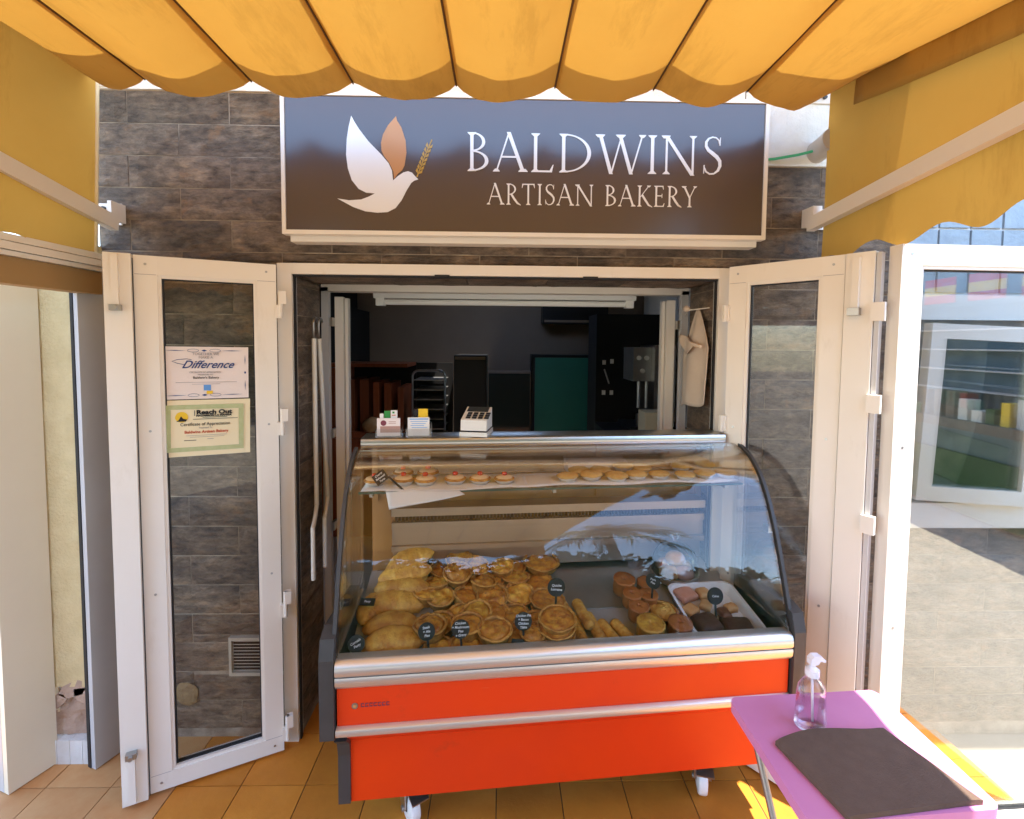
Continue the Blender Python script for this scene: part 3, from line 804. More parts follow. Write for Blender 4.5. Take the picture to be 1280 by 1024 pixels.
def glyph(c):
    g = Letter(); adv = 0.6
    if c == 'I': g.stem(0.15); adv = 0.30
    elif c == 'B':
        g.stem(0.15); g.bowl(0.15, 0.755, 0.33, 0.245, 0.10); g.bowl(0.15, 0.265, 0.41, 0.265, 0.11); adv = 0.62
    elif c == 'A':
        g.diag(0.06, 0, 0.37, 1.02, 0.05); g.diag(0.36, 1.02, 0.72, 0, 0.12)
        g.q((0.17, 0.36), (0.60, 0.36), (0.58, 0.405), (0.185, 0.405))
        g.serif(0.06, 0, 0.085, -1, core=0.03); g.serif(0.72, 0, 0.115, -1, core=0.06); adv = 0.80
    elif c == 'L':
        g.stem(0.15); g.q((0.15, 0), (0.56, 0), (0.56, 0.045), (0.15, 0.045)); g.q((0.50, 0.04), (0.56, 0), (0.60, 0.20), (0.575, 0.19)); adv = 0.62
    elif c == 'D': g.stem(0.15); g.bowl(0.15, 0.5, 0.68, 0.5, 0.115, 0.045, 22); adv = 0.90
    elif c == 'W':
        g.diag(0.08, 1, 0.36, -0.02, 0.115); g.diag(0.36, -0.02, 0.62, 1, 0.05); g.diag(0.57, 1, 0.86, -0.02, 0.115); g.diag(0.86, -0.02, 1.13, 1, 0.05)
        g.serif(0.08, 1, 0.115, 1, core=0.06); g.serif(0.59, 1, 0.12, 1, core=0.06); g.serif(1.13, 1, 0.085, 1, core=0.03); adv = 1.16
    elif c == 'N':
        g.stem(0.13, 0.05); g.stem(0.79, 0.05, top=True, foot=False); g.diag(0.12, 1, 0.79, -0.03, 0.125); g.serif(0.10, 1, 0.10, 1, core=0.05); adv = 0.94
    elif c == 'S':
        P = [(0.44, 0.80), (0.42, 0.90), (0.35, 0.965), (0.26, 0.98), (0.16, 0.94), (0.10, 0.85), (0.10, 0.74), (0.16, 0.64), (0.26, 0.56), (0.37, 0.47),
             (0.45, 0.36), (0.46, 0.23), (0.41, 0.11), (0.31, 0.03), (0.20, 0.02), (0.11, 0.08), (0.06, 0.20)]
        W = [.03, .035, .04, .045, .06, .08, .09, .10, .11, .11, .10, .09, .075, .05, .045, .04, .03]
        g.ribbon(P, W); g.q((0.43, 0.76), (0.455, 0.76), (0.46, 0.97), (0.445, 0.97)); g.q((0.045, 0.03), (0.06, 0.03), (0.075, 0.25), (0.05, 0.25)); adv = 0.54
    elif c == 'R':
        g.stem(0.15); g.bowl(0.15, 0.735, 0.36, 0.265, 0.10); g.ribbon([(0.27, 0.52), (0.42, 0.28), (0.58, 0.07), (0.74, -0.02)], [.11, .115, .10, .03]); adv = 0.70
    elif c == 'T':
        g.stem(0.33, top=False); g.q((0.03, 0.955), (0.63, 0.955), (0.63, 1.0), (0.03, 1.0)); g.q((0.03, 0.96), (0.09, 0.96), (0.035, 0.80), (0.015, 0.81)); g.q((0.57, 0.96), (0.63, 0.96), (0.645, 0.81), (0.625, 0.80)); adv = 0.66
    elif c == 'K':
        g.stem(0.15); g.diag(0.19, 0.45, 0.60, 1, 0.055); g.ribbon([(0.27, 0.56), (0.44, 0.30), (0.60, 0.07), (0.78, -0.02)], [.11, .115, .10, .03]); g.serif(0.60, 1, 0.09, 1, core=0.03); adv = 0.74
    elif c == 'E':
        g.stem(0.15)
        for y, xe in ((0, 0.52), (0.5, 0.44), (0.955, 0.49)): g.q((0.15, y), (xe, y), (xe, y+0.045), (0.15, y+0.045))
        g.q((0.47, 0.04), (0.52, 0), (0.555, 0.17), (0.535, 0.17)); g.q((0.45, 0.96), (0.49, 1.0), (0.505, 0.83), (0.485, 0.83)); g.q((0.42, 0.42), (0.44, 0.42), (0.44, 0.62), (0.42, 0.62)); adv = 0.58
    elif c == 'Y':
        g.stem(0.36, y1=0.47, top=False); g.diag(0.08, 1, 0.36, 0.44, 0.115); g.diag(0.36, 0.44, 0.62, 1, 0.055); g.serif(0.08, 1, 0.11, 1, core=0.06); g.serif(0.62, 1, 0.085, 1, core=0.03); adv = 0.68
    elif c == ' ': adv = 0.34
    return g.polys, adv
def lettering(word, x0, x1, zb, cap):
    track = 0.075
    total = sum(glyph(c)[1] for c in word) + track*(len(word)-1)
    kx = (x1-x0)/total
    x = 0.0
    for c in word:
        polys, adv = glyph(c)
        if polys:
            bb = G()
            for k, p in enumerate(polys):
                d = FY - 0.0022 - 0.00012*k
                bb.prism([(x0 + (x+a)*kx, zb + b*cap) for a, b in p], lambda a, b, dd: Msg @ Vector((a, dd, b)), FY - 0.0004, d)
            bb.build('letter', 'sign_white', sign)
        x += adv + track
PX, PZ = 0.003092, 0.00297
def sx(px): return -0.828 + (px-355)*PX
def szf(px, py): return 2.629 - (py - 115 - (px-355)*0.0135)*PZ
lettering('BALDWINS', sx(577), sx(900), szf(738, 215), 0.146)
lettering('ARTISAN BAKERY', sx(604), sx(867), szf(735, 257), 0.080)
def em(poly):   # outline measured on the emblem
    out = []
    for a, b in poly:
        px, py = 340 + a/4, 90 + b/4
        out.append((sx(px), szf(px, py)))
    return out
def emb(name, poly, m, k):
    G().prism(em(poly), lambda a, b, dd: Msg @ Vector((a, dd, b)), FY-0.0004, FY-0.002-0.0003*k).build(name, m, sign)
emb('dove_body', [(385, 215), (400, 245), (425, 285), (470, 345), (530, 408), (566, 452), (583, 490), (588, 540), (612, 518), (640, 499), (662, 493), (682, 500), (697, 518), (713, 534),
      (692, 541), (678, 552), (655, 590), (630, 640), (600, 680), (560, 701), (510, 704), (450, 697), (390, 675), (345, 650), (313, 632), (370, 641), (430, 637), (468, 622), (498, 606),
      (455, 602), (418, 583), (385, 540), (366, 480), (358, 410), (362, 330), (372, 270)], 'sign_white', 0)
emb('dove_wing', [(604, 216), (609, 238), (630, 272), (650, 335), (655, 400), (645, 465), (634, 488), (612, 506), (593, 532), (590, 495), (568, 448), (545, 418), (532, 390), (530, 350), (540, 308), (565, 262), (588, 235)], 'sign_copper', 1)
wp = [(705, 520), (722, 480), (742, 425), (762, 375), (779, 332)]
emb('wheat_stalk', [(703, 521), (720, 479), (740, 424), (778, 332), (783, 334), (744, 427), (724, 482), (709, 523)], 'sign_gold', 0)
gr_i = 0
for (x, y) in ((712, 505), (720, 485), (728, 464), (736, 443), (744, 421), (753, 399), (762, 377)):
    for sd_ in (-1, 1):
        dx, dy = (0.36, -0.93)
        nx_, ny_ = (0.93*sd_, 0.36*sd_)
        L_ = 27
        bx, by = x + nx_*3, y + ny_*3
        tipx, tipy = bx + dx*L_ + nx_*11, by + dy*L_ + ny_*11
        mx_, my_ = bx + dx*L_*0.35 + nx_*14, by + dy*L_*0.35 + ny_*14
        m2x, m2y = bx + dx*L_*0.55 + nx_*3, by + dy*L_*0.55 + ny_*3
        emb('wheat_grain', [(bx, by), (mx_, my_), (tipx, tipy), (m2x, m2y)], 'sign_gold', 1 + gr_i % 3); gr_i += 1

# ================================================================== AWNING
aw = thing('awning', 'yellow fabric awning roof hanging in scallops above the sign', 'awning')
seams = [-1.50, -1.176, -0.83, -0.497, -0.156, 0.173, 0.505, 0.823, 1.27]
Y0, Y1 = -0.34, -4.6
def canopy_z(x, y):
    return 2.545 - 0.0045*(y-Y0)
def rail_z(y):
    return 2.712 - 0.165*min(-y, 0.85)
def edge_at(x):
    """wall side edge of the canopy: straight, then running back to the brackets at both ends"""
    if x > 0.823:
        t = (x-0.823)/(1.27-0.823); return Y0 + (-0.07-Y0)*t**1.3
    if x < -1.176:
        t = (-1.176-x)/(1.50-1.176); return Y0 + (-0.17-Y0)*t**1.3
    return Y0
for i, (a, b) in enumerate(zip(seams, seams[1:])):
    def f(u, v, a=a, b=b, i=i):
        x = a + (b-a)*u
        ye = edge_at(x)
        y = ye + (Y1-ye)*v**1.5
        dr = 0.056*(math.sin(math.pi*u)**0.85 if 0 < u < 1 else 0)*(1 + 0.15*math.sin(2.1*i))
        z = canopy_z(x, y)
        if x > 0.823: z += (rail_z(y) - 0.022 - z)*u
        if x < -1.176: z += (2.655 - z)*(1-u)
        return (x, y + 0.010*math.sin(9*x+i)*(1-v)*(1 if 0 < u < 1 else 0), z - dr - (0.014*nz(x*3, y*3, i) + 0.010*nz(x*10, y*4, i) + 0.004*nz(x*24, y*10, i))*(1 if 0 < u < 1 else 0))
    G().sheet(f, 14, 40).build('canvas_panel', 'awning_cloth', aw, smooth=True, fixn=False)
    # overlap of the next strip, sewn on top beside the seam
    def fo(u, v, f=f):
        p = f(0.042*u if b > -0.2 else 1.0 - 0.042*u, v); return (p[0], p[1], p[2] + 0.006)
    G().sheet(fo, 4, 40).build('overlap_band', 'awning_cloth', aw, smooth=True, fixn=False)
for x in seams[1:-1]:
    G().tube([(x, Y0+0.002, canopy_z(x, Y0)-0.003), (x, Y0-0.6, canopy_z(x, Y0-0.6)-0.003), (x, Y1, canopy_z(x, Y1)-0.003)], 0.0030, 6).build('seam', 'seam', aw)

def frontval(s, t):  # unseen valance added to trim the sky mirrored in the counter glass
    x = -1.5 + 2.77*s
    return (x, Y1 + 0.01 + 0.01*math.sin(8*x), 2.565 - (0.30 + 0.03*math.cos(x*18.85))*t)
G().sheet(frontval, 60, 4).build('added_valance', 'awning_cloth', aw, smooth=True, fixn=False)

rc = thing('side_curtain', 'yellow fabric side curtain on the right with a scalloped lower hem', 'awning curtain')
def rcf(s, t):
    # s along depth (wall -> outwards), t top -> bottom
    y = -0.10 - 1.25*s
    zt = rail_z(y) - 0.012
    zb = 2.03 + 0.02*math.cos(2*math.pi*(y+0.60)/0.24)*min(1, s*8)
    x = 1.268 + 0.014*math.sin(7*y)*t + 0.010*nz(y*4, t*2, 5)*t + 0.008*math.exp(-((y+0.36)/0.03)**2)*t
    return (x, y, zt + (zb-zt)*t)
G().sheet(rcf, 70, 20).build('curtain', 'curtain_cloth', rc, smooth=True)
def flap(s, t):
    y = -0.283 - 1.0*s
    return (1.238 + 0.005*math.sin(9*y) - 0.006*t, y, rail_z(y) - 0.026 - (0.105 + 0.02*s)*t)
G().sheet(flap, 20, 4, thick=(0.003, 0, 0)).build('valance_flap', 'curtain_cloth', rc, smooth=True)
lc = thing('side_curtain', 'yellow fabric side curtain on the left above the white track beam', 'awning curtain')
def lcf(s, t):
    y = -0.14 - 2.2*s
    zt, zb = 2.66, 2.004 - 0.010*math.cos(2*math.pi*y/0.3)
    x = -1.485 + 0.012*math.sin(6*y)*(0.3+t) - 0.02*t
    return (x, y, zt + (zb-zt)*t)
G().sheet(lcf, 50, 16).build('curtain', 'curtain_cloth', lc, smooth=True)
G().tube([lcf(0, k/8) for k in range(9)], 0.007, 6).build('edge_hem', 'paper_cream', lc, smooth=True)

def arm(name, label, p, q, hw, bracket_x, bz):
    t = thing(name, label, 'awning arm')
    p, q = Vector(p), Vector(q); dv = (q-p); L_ = dv.length
    yv = dv.normalized(); xv = Vector((1, 0, 0)); xv = (xv - yv*xv.dot(yv)).normalized(); zv = xv.cross(yv)
    Mx = Matrix((xv, yv, zv)).transposed().to_4x4(); Mx.translation = p
    G().box(-hw*0.6, hw*0.6, 0, L_, -hw, hw, Mx).build('rail', 'rail', t, bevel=0.004)
    if bracket_x:
        x0, x1 = bracket_x
        pl = G().box(x0, x1, -0.016, -0.010, bz-0.042, bz+0.042)
        plo = pl.build('bracket', 'rail', t, bevel=0.002)
        for (fx, dz) in ((0.25, 0.022), (0.78, 0.018), (0.55, -0.02)):
            G().tube([(x0+(x1-x0)*fx, -0.016, bz+dz), (x0+(x1-x0)*fx, -0.026, bz+dz)], 0.0075, 8).build('screw', 'dark_grey_plastic', plo)
        xa = x1 if x0 < 0 else x0
        G().box(min(xa, p.x)-0.004, max(xa, p.x)+0.004, p.y-0.02, -0.008, bz-0.036, bz+0.036).build('bracket_ear', 'rail', t, bevel=0.003)
    return t
arm('awning_beam', 'white sloping awning arm bolted to the slate wall at far left', (-1.505, -0.06, 2.137), (-1.505, -2.2, 2.52), 0.027, (-1.60, -1.512), 2.185)
arm('awning_beam', 'lower white awning arm crossing the right side curtain', (1.236, -0.06, 2.171), (1.236, -1.5, 2.294), 0.026, (1.265, 1.345), 2.206)
arm('awning_beam', 'upper white awning rail along the right edge of the canopy', (1.262, -0.03, 2.700), (1.262, -1.0, 2.540), 0.019, (1.245, 1.345), 2.71)
ub = thing('awning_bracket', 'small white awning bracket on the wall at the top left corner', 'bracket')
g = G(); g.box(-1.60, -1.55, -0.24, -0.017, 2.70, 2.735); g.box(-1.61, -1.50, -0.016, -0.009, 2.68, 2.755); g.build('plate', 'rail', ub, bevel=0.003)
G().tube([(-1.525, -0.016, 2.715), (-1.525, -0.027, 2.715)], 0.009, 8).build('screw', 'steel_dull', ub)

# ================================================================== LEFT SIDE: pier, posts, track beam
pier = thing('stucco_pier', 'rough cream stucco pier with chipped base and white plinth', 'pier')
G().sheet(lambda u, v: (-1.80 + 0.193*u, -0.115 + 0.004*nz(u*12, v*40, 2) - (0.004*nz(u*30, v*120, 3)), 0.31 + 1.75*v), 10, 80, thick=(0, 0.3, 0)).build('shaft', 'stucco', pier, smooth='auto')
G().sheet(lambda u, v: (-1.80 + 0.193*u, -0.095 + 0.02*nz(u*4, v*5, 8), 0.10 + 0.21*v), 8, 10, thick=(0, 0.25, 0)).build('chipped_base', 'broken_plaster', pier)
cp = G()
for (x, z, r_, rot) in ((-1.70, 0.295, 0.07, 0.4), (-1.64, 0.27, 0.06, -0.5), (-1.75, 0.25, 0.05, 0.9)):
    pts = [(r_*math.cos(a)*(0.7+0.5*random.random()), r_*0.5*math.sin(a)*(0.7+0.5*random.random())) for a in (0, 0.9, 1.9, 3.0, 4.1, 5.2)]
    cp.prism(pts, lambda a, b, dd, x=x, z=z, rot=rot: Vector((x + a*math.cos(rot) - b*math.sin(rot), dd, z + a*math.sin(rot) + b*math.cos(rot))), -0.115, -0.10)
cp.build('plaster_flake', 'broken_plaster', pier)
for i in range(4):
    G().box(-1.80 + 0.05*i, -1.752 + 0.05*i, -0.128, -0.02, 0.0, 0.098).build('plinth_tile', 'plaster', pier, bevel=0.004)
lp = thing('tall_board', 'tall white panel at the left edge beside the stucco pier', 'panel')
Mp = Matrix.Translation((-1.761, -0.14, 0)) @ Matrix.Rotation(math.atan2(-0.089, -0.034), 4, 'Z')
G().box(-0.02, 0.13, -0.026, 0.0, 0.004, 1.93, Mp).build('panel', 'cream_board', lp, bevel=0.003)
G().box(0.02, 0.1305, -0.060, -0.027, 0.004, 1.93, Mp).build('edge_strip', 'white_alu_grey', lp, bevel=0.003)
G().box(-1.80, -1.755, -0.105, -0.085, 0.20, 1.94).build('slot_strip', 'cream_board', lp)
gp = thing('folded_panel', 'narrow grey folded door panel between stucco pier and left glass door', 'panel')
Mq = Matrix.Translation((-1.549, -0.056, 0)) @ Matrix.Rotation(math.atan2(-0.086, -0.034), 4, 'Z')
G().box(0.0, 0.105, -0.012, 0.012, 0.004, 1.985, Mq).build('panel', 'white_alu_grey', gp, bevel=0.003)
G().box(-0.01, 0.108, -0.030, -0.013, 0.004, 1.975, Mq).build('gasket', 'dark_rubber', gp)  # dark strip giving the shade of the gap beside the panel
tb = thing('track_beam', 'white grooved door track beam running out along the left side', 'beam')
for k, (za, zb, dx) in enumerate(((1.990, 2.012, 0), (1.962, 1.986, 0.008), (1.945, 1.960, 0.0))):
    G().box(-1.60, -1.515+dx, -2.2, -0.10, za, zb).build('track_rail', 'white_alu', tb, bevel=0.002)
G().box(-1.595, -1.53, -2.2, -0.10, 1.86, 1.944).build('header_board', 'shade_tan', tb)  # brown of the header's shading put into the board's colour

# ================================================================== wall pipe and cable, apron, crank rods, tube light
pp = thing('pipe_stub', 'short grey capped pipe stub with thin green cable on white plaster', 'pipe', (1.283, 0, 2.475))
o = G().tube([(0, 0.0, 0), (0, -0.10, 0.012)], 0.043, 20).build('pipe', 'pipe_grey', pp, smooth='auto', bevel=0.004)
G().tube([(0.0, -0.10, 0.012), (0, -0.112, 0.013)], 0.046, 20).build('cap', 'pipe_grey', pp, smooth='auto')
G().tube([(-0.25, -0.010, -0.035), (-0.18, -0.02, -0.032), (-0.09, -0.03, -0.018), (-0.03, -0.045, -0.006)], 0.0055, 6).build('cable', 'cable_green', pp)

ap = thing('apron', 'beige cloth apron hung from a string in the right reveal', 'apron')
def apf(u, v):
    # u along the reveal (back -> front), v downwards
    wd = 0.02 + 0.19*min(1, v/0.42)**0.8
    y = 0.115 - 0.02*v + (0.5-u)*wd
    x = 0.862 - 0.13*max(0, y-0.0)*min(1, v*2) + 0.010*math.sin(u*8 + 2*v)*min(1, 3*v+0.1) - 0.012*v
    return (x, y, 1.845 - 0.425*v - 0.03*(0.5-u)*v + 0.006*math.sin(u*7)*v)
G().sheet(apf, 22, 26, thick=(0.004, 0, 0)).build('cloth', 'apron_cloth', ap, smooth=True)
def apf2(u, v):
    y = 0.20 - 0.19*u
    return (0.832 - 0.13*max(0, y)*0.6 + 0.012*math.sin(u*7) - 0.006*v, y, 1.735 - 0.05*u - (0.012 + 0.075*math.sin(math.pi*min(1, u*1.25))**0.6*(1-u*0.6))*v)
G().sheet(apf2, 16, 6, thick=(0.004, 0, 0)).build('fold', 'apron_cloth', ap, smooth=True)
G().tube([(0.868, 0.27, 1.825), (0.815, 0.115, 1.838), (0.868, 0.01, 1.842)], 0.0025, 6).build('string', 'rod_white', ap)
G().lathe([(0, -0.012), (0.012, -0.008), (0.016, 0.004), (0.010, 0.014), (0, 0.018)], 10, (0.813, 0.115, 1.842)).build('knot', 'apron_cloth', ap, smooth=True)

def crank(label, y_top, y_bot, x, lean):
    t = thing('awning_crank', label, 'crank rod', (0, 0, 0), 0, 'awning cranks in the left reveal')
    zt, zb = 1.70, 0.97
    G().tube([(x, y_top, zt), (x+lean, y_bot, zb)], 0.010, 10).build('rod', 'rod_white', t, smooth='auto')
    G().tube([(x, y_top, zt-0.005), (x, y_top-0.004, zt+0.06)] + [(x, y_top - 0.004 + 0.022 - 0.022*math.cos(a), zt + 0.06 + 0.03*math.sin(a)) for a in (0.4, 0.9, 1.5, 2.1, 2.7)], 0.0055, 8).build('hook', 'steel_dull', t, smooth=True)
    h = [(x+lean, y_bot, zb)]
    for k in range(1, 7): h.append((x+lean+0.004*k, y_bot - 0.018*k, zb - 0.010*k - 0.012*math.sin(k*0.5)))
    h.append((x+lean+0.026, y_bot-0.112, zb-0.12)); h.append((x+lean+0.026, y_bot-0.114, zb-0.28))
    G().tube(h, 0.009, 10).build('handle', 'rod_white', t, smooth='auto')
crank('nearer white awning crank rod hanging upright in the left reveal', 0.100, 0.105, -0.805, 0.0)
crank('rear white awning crank rod leaning back in the left reveal', 0.145, 0.225, -0.80, 0.0)

tl_ = thing('tube_light', 'unlit white fluorescent tube fitting under the head of the opening', 'light fitting', (0.02, 0.47, 1.925))
G().box(-0.66, 0.66, -0.03, 0.03, -0.018, 0.022).build('housing', 'tube_white', tl_, bevel=0.004)
G().tube([(-0.61, 0, -0.036), (0.61, 0, -0.036)], 0.014, 12).build('tube', 'tube_white', tl_, smooth='auto')
for x in (-0.63, 0.63):
    G().box(x-0.02, x+0.02, -0.022, 0.022, -0.055, -0.0185).build('end_cap', 'tube_white', tl_, bevel=0.003)

# ================================================================== INTERIOR THINGS
ac = thing('air_conditioner', 'dark wall mounted air conditioning unit above the teal door', 'air conditioner', (0.81, 3.5, 2.01))
G().box(-0.36, 0.36, -0.20, -0.002, -0.11, 0.12).build('body', 'black_plastic', ac, bevel=0.02, seg=3)
G().box(-0.34, 0.34, -0.207, -0.2005, -0.095, -0.070).build('louvre', 'dark_wall', ac)
fd = thing('teal_fridge', 'upright fridge with a teal green door at the back of the room', 'fridge', (0.69, 3.2, 0))
G().box(-0.36, 0.36, 0.0, 0.28, 0, 1.56).build('cabinet', 'black_plastic', fd, bevel=0.01)
G().box(-0.325, 0.245, -0.03, -0.004, 0.12, 1.53).build('door', 'teal_door', fd, bevel=0.006)
G().box(0.262, 0.29, -0.045, -0.004, 0.12, 1.53).build('handle', 'steel_dull', fd, bevel=0.005)
G().box(0.30, 0.335, -0.02, -0.004, 0.12, 1.53).build('door_edge', 'teal_door', fd)
gd = thing('display_fridge', 'dark glass door display fridge left of the teal fridge', 'fridge', (0.09, 3.15, 0))
G().box(-0.23, 0.23, 0.0, 0.32, 0, 1.38).build('cabinet', 'dark_wall', gd, bevel=0.01)
G().box(-0.22, 0.22, -0.02, -0.002, 0.1, 1.36).build('door', 'fridge_glass', gd, bevel=0.004)
bf = thing('black_cabinet', 'tall matt black cabinet behind the card terminal', 'cabinet', (-0.25, 2.0, 0))
G().box(-0.14, 0.13, 0.0, 0.5, 0, 1.58).build('body', 'black_plastic', bf, bevel=0.008)
G().box(-0.13, 0.12, -0.012, -0.001, 1.545, 1.57).build('top_trim', 'dark_wall', bf)
rk = thing('tray_rack', 'steel tray rack with round topped posts in the back room', 'rack', (-0.60, 2.05, 0))
for x in (-0.14, 0.13):
    G().tube([(x, 0, 0), (x, 0, 1.40)] + [(x - 0.05 + 0.05*math.cos(a) if x > 0 else x + 0.05 - 0.05*math.cos(a), 0, 1.40 + 0.05*math.sin(a)) for a in (0.4, 0.8, 1.2, 1.57)], 0.010, 8).build('post', 'steel', rk, smooth='auto')
G().tube([(-0.09, 0, 1.45), (0.08, 0, 1.45)], 0.010, 8).build('top_bar', 'steel', rk)
for k in range(14):
    z = 0.30 + 0.082*k
    G().box(-0.13, 0.12, -0.006, 0.35, z, z+0.006).build('tray', 'steel_dull', rk)
G().box(-0.17, 0.16, 0.36, 0.40, 0, 1.5).build('back_sheet', 'black_plastic', rk)
bs = thing('bread_shelf', 'reddish brown wooden bread shelf with upright dividers at the left', 'shelf', (-1.10, 2.15, 0))
G().box(-0.48, 0.30, 0.42, 0.46, 0, 1.50).build('back_board', 'black_plastic', bs)
for (x, w, zt) in ((-0.44, .065, 1.46), (-0.315, .085, 1.46), (-0.19, .075, 1.36), (-0.07, .075, 1.36), (0.03, .05, 1.34), (0.13, .06, 1.33), (0.24, .05, 1.30)):
    G().box(x-w/2, x+w/2, 0, 0.40, 0.92, zt).build('divider', 'shelf_wood', bs, bevel=0.004)
G().box(-0.48, 0.30, -0.01, 0.415, 0.86, 0.915).build('shelf_board', 'shelf_wood', bs)
G().box(-0.48, 0.30, -0.01, 0.415, 1.47, 1.50).build('top_board', 'shelf_wood', bs)
G().box(-0.48, 0.30, -0.02, 0.40, 0.0, 0.855).build('lower_cupboard', 'shelf_wood', bs)
lf = G().lathe([(0, -0.075), (0.035, -0.07), (0.06, -0.03), (0.065, 0.02), (0.045, 0.065), (0, 0.08)], 16,
               M=Matrix.Translation((-1.09, 2.08, 0.985)) @ Matrix.Rotation(R(70), 4, 'Y')).build('bread_loaf', 'bun', None, smooth=True)
tag(lf, 'orange brown loaf of bread lying in front of the wooden shelf', 'bread')
cm = thing('coffee_machine', 'steel and black coffee machine at the right of the dark room', 'coffee machine', (1.16, 1.6, 0))
G().box(-0.18, 0.25, 0.0, 0.4, 1.02, 1.06).build('drip_tray', 'black_plastic', cm)
G().box(0.0, 0.16, 0.02, 0.4, 1.061, 1.68).build('column', 'steel', cm, bevel=0.006)
G().box(-0.14, -0.002, 0.10, 0.4, 1.40, 1.66).build('group_head', 'steel_dull', cm, bevel=0.006)
for x in (-0.11, -0.05):
    G().tube([(x, 0.06, 1.20), (x, 0.06, 1.40)], 0.012, 8).build('spout', 'steel', cm, smooth='auto')
G().lathe([(0, 0), (0.03, 0.0), (0.035, 0.09), (0.03, 0.09), (0, 0.005)], 14, (-0.09, 0.07, 1.0605)).build('jug', 'steel', cm, smooth='auto')
for (x, z) in ((-0.10, 1.58), (-0.04, 1.58), (-0.07, 1.48)):
    G().tube([(x, 0.10, z), (x, 0.085, z)], 0.018, 12).build('dial', 'tube_white', cm, smooth='auto')
bk = thing('black_counter_unit', 'black work unit under the coffee machine at the right', 'cabinet', (1.10, 1.5, 0))
G().box(-0.30, 0.4, 0.0, 0.6, 0.0, 1.018).build('body', 'black_plastic', bk, bevel=0.006)
bp_ = tag(G().box(0.995, 1.19, 1.285, 1.45, 1.019, 1.215).build('cardboard_box', 'paper_cream', None, bevel=0.003), 'plain beige box on the black unit behind the counter end', 'box')
G().box(-0.14, 0.2, -0.23, -0.01, 0.98, 1.0185).build('ledge', 'black_plastic', bk)
hb = thing('equipment_rack', 'rack of utensils and small white fittings, body blackened as shadow, right of the teal fridge', 'rack', (0.90, 2.3, 0))
G().box(-0.05, 0.55, 0.0, 0.4, 0.0, 1.95).build('body', 'black_wall', hb)  # black body gives the deep shadow of this corner as colour
for (x, z) in ((0.02, 1.52), (0.09, 1.53), (0.02, 1.25), (0.09, 1.25)):
    G().box(x-0.015, x+0.015, -0.012, -0.001, z-0.02, z+0.02).build('socket', 'tube_white', hb)
G().tube([(0.02, -0.02, 1.46), (0.065, -0.02, 1.33)], 0.007, 6).build('utensil', 'steel', hb)
for (x, z, h) in ((0.36, 1.56, 0.16), (0.43, 1.42, 0.2), (0.40, 1.18, 0.10)):
    G().lathe([(0, 0), (0.03, 0), (0.035, h*0.7), (0.018, h), (0, h)], 10, (x, -0.06, z-h/2)).build('bottle', 'steel_dull', hb, smooth=True)

# ================================================================== FOOD COUNTER
OC = Vector((-0.487, -0.585, 0)); TH = R(5.0)
UX = Vector((math.cos(TH), math.sin(TH), 0)); VX = Vector((-math.sin(TH), math.cos(TH), 0))
def CW(u, v, w): return OC + UX*u + VX*v + Vector((0, 0, w))
def deck_w(v): return 0.66 + 0.2*(v - 0.04)
W = 1.46
ct = thing('display_counter', 'refrigerated food counter with curved glass front and bright red base panels', 'food counter', OC, TH)
PROF = [(0.0, 0.735), (0.03, 0.82), (0.06, 0.91), (0.092, 1.0), (0.13, 1.09), (0.170, 1.163), (0.218, 1.223), (0.280, 1.268), (0.357, 1.291)]
def smooth_prof(P, n):
    # Catmull-Rom through the profile points
    out = []
    for i in range(len(P)-1):
        p0, p1, p2, p3 = P[max(i-1, 0)], P[i], P[i+1], P[min(i+2, len(P)-1)]
        for k in range(n):
            t = k/n
            out.append(tuple(0.5*((2*p1[a]) + (-p0[a]+p2[a])*t + (2*p0[a]-5*p1[a]+4*p2[a]-p3[a])*t*t + (-p0[a]+3*p1[a]-3*p2[a]+p3[a])*t**3) for a in (0, 1)))
    out.append(P[-1]); return out
PS = smooth_prof(PROF, 4)
def offset(P, d):
    out = []
    for i, p in enumerate(P):
        a, b = P[max(i-1, 0)], P[min(i+1, len(P)-1)]
        t = Vector((b[0]-a[0], b[1]-a[1])).normalized()
        out.append((p[0] - t.y*d, p[1] + t.x*d))
    return out
PO = offset(PS, 0.007)
# curved front pane
g = G()
ri = [[g.bm.verts.new((u, p[0], p[1])) for p in PS] for u in (0.004, W-0.004)]
ro = [[g.bm.verts.new((u, p[0], p[1])) for p in PO] for u in (0.004, W-0.004)]
n = len(PS)
for i in range(n-1):
    g.bm.faces.new((ri[0][i], ri[1][i], ri[1][i+1], ri[0][i+1])); g.bm.faces.new((ro[0][i], ro[0][i+1], ro[1][i+1], ro[1][i]))
    g.bm.faces.new((ri[0][i], ri[0][i+1], ro[0][i+1], ro[0][i])); g.bm.faces.new((ri[1][i], ro[1][i], ro[1][i+1], ri[1][i+1]))
for i in (0, n-1): g.bm.faces.new((ri[0][i], ro[0][i], ro[1][i], ri[1][i]))
g.build('front_glass', 'case_glass', ct, smooth='auto')
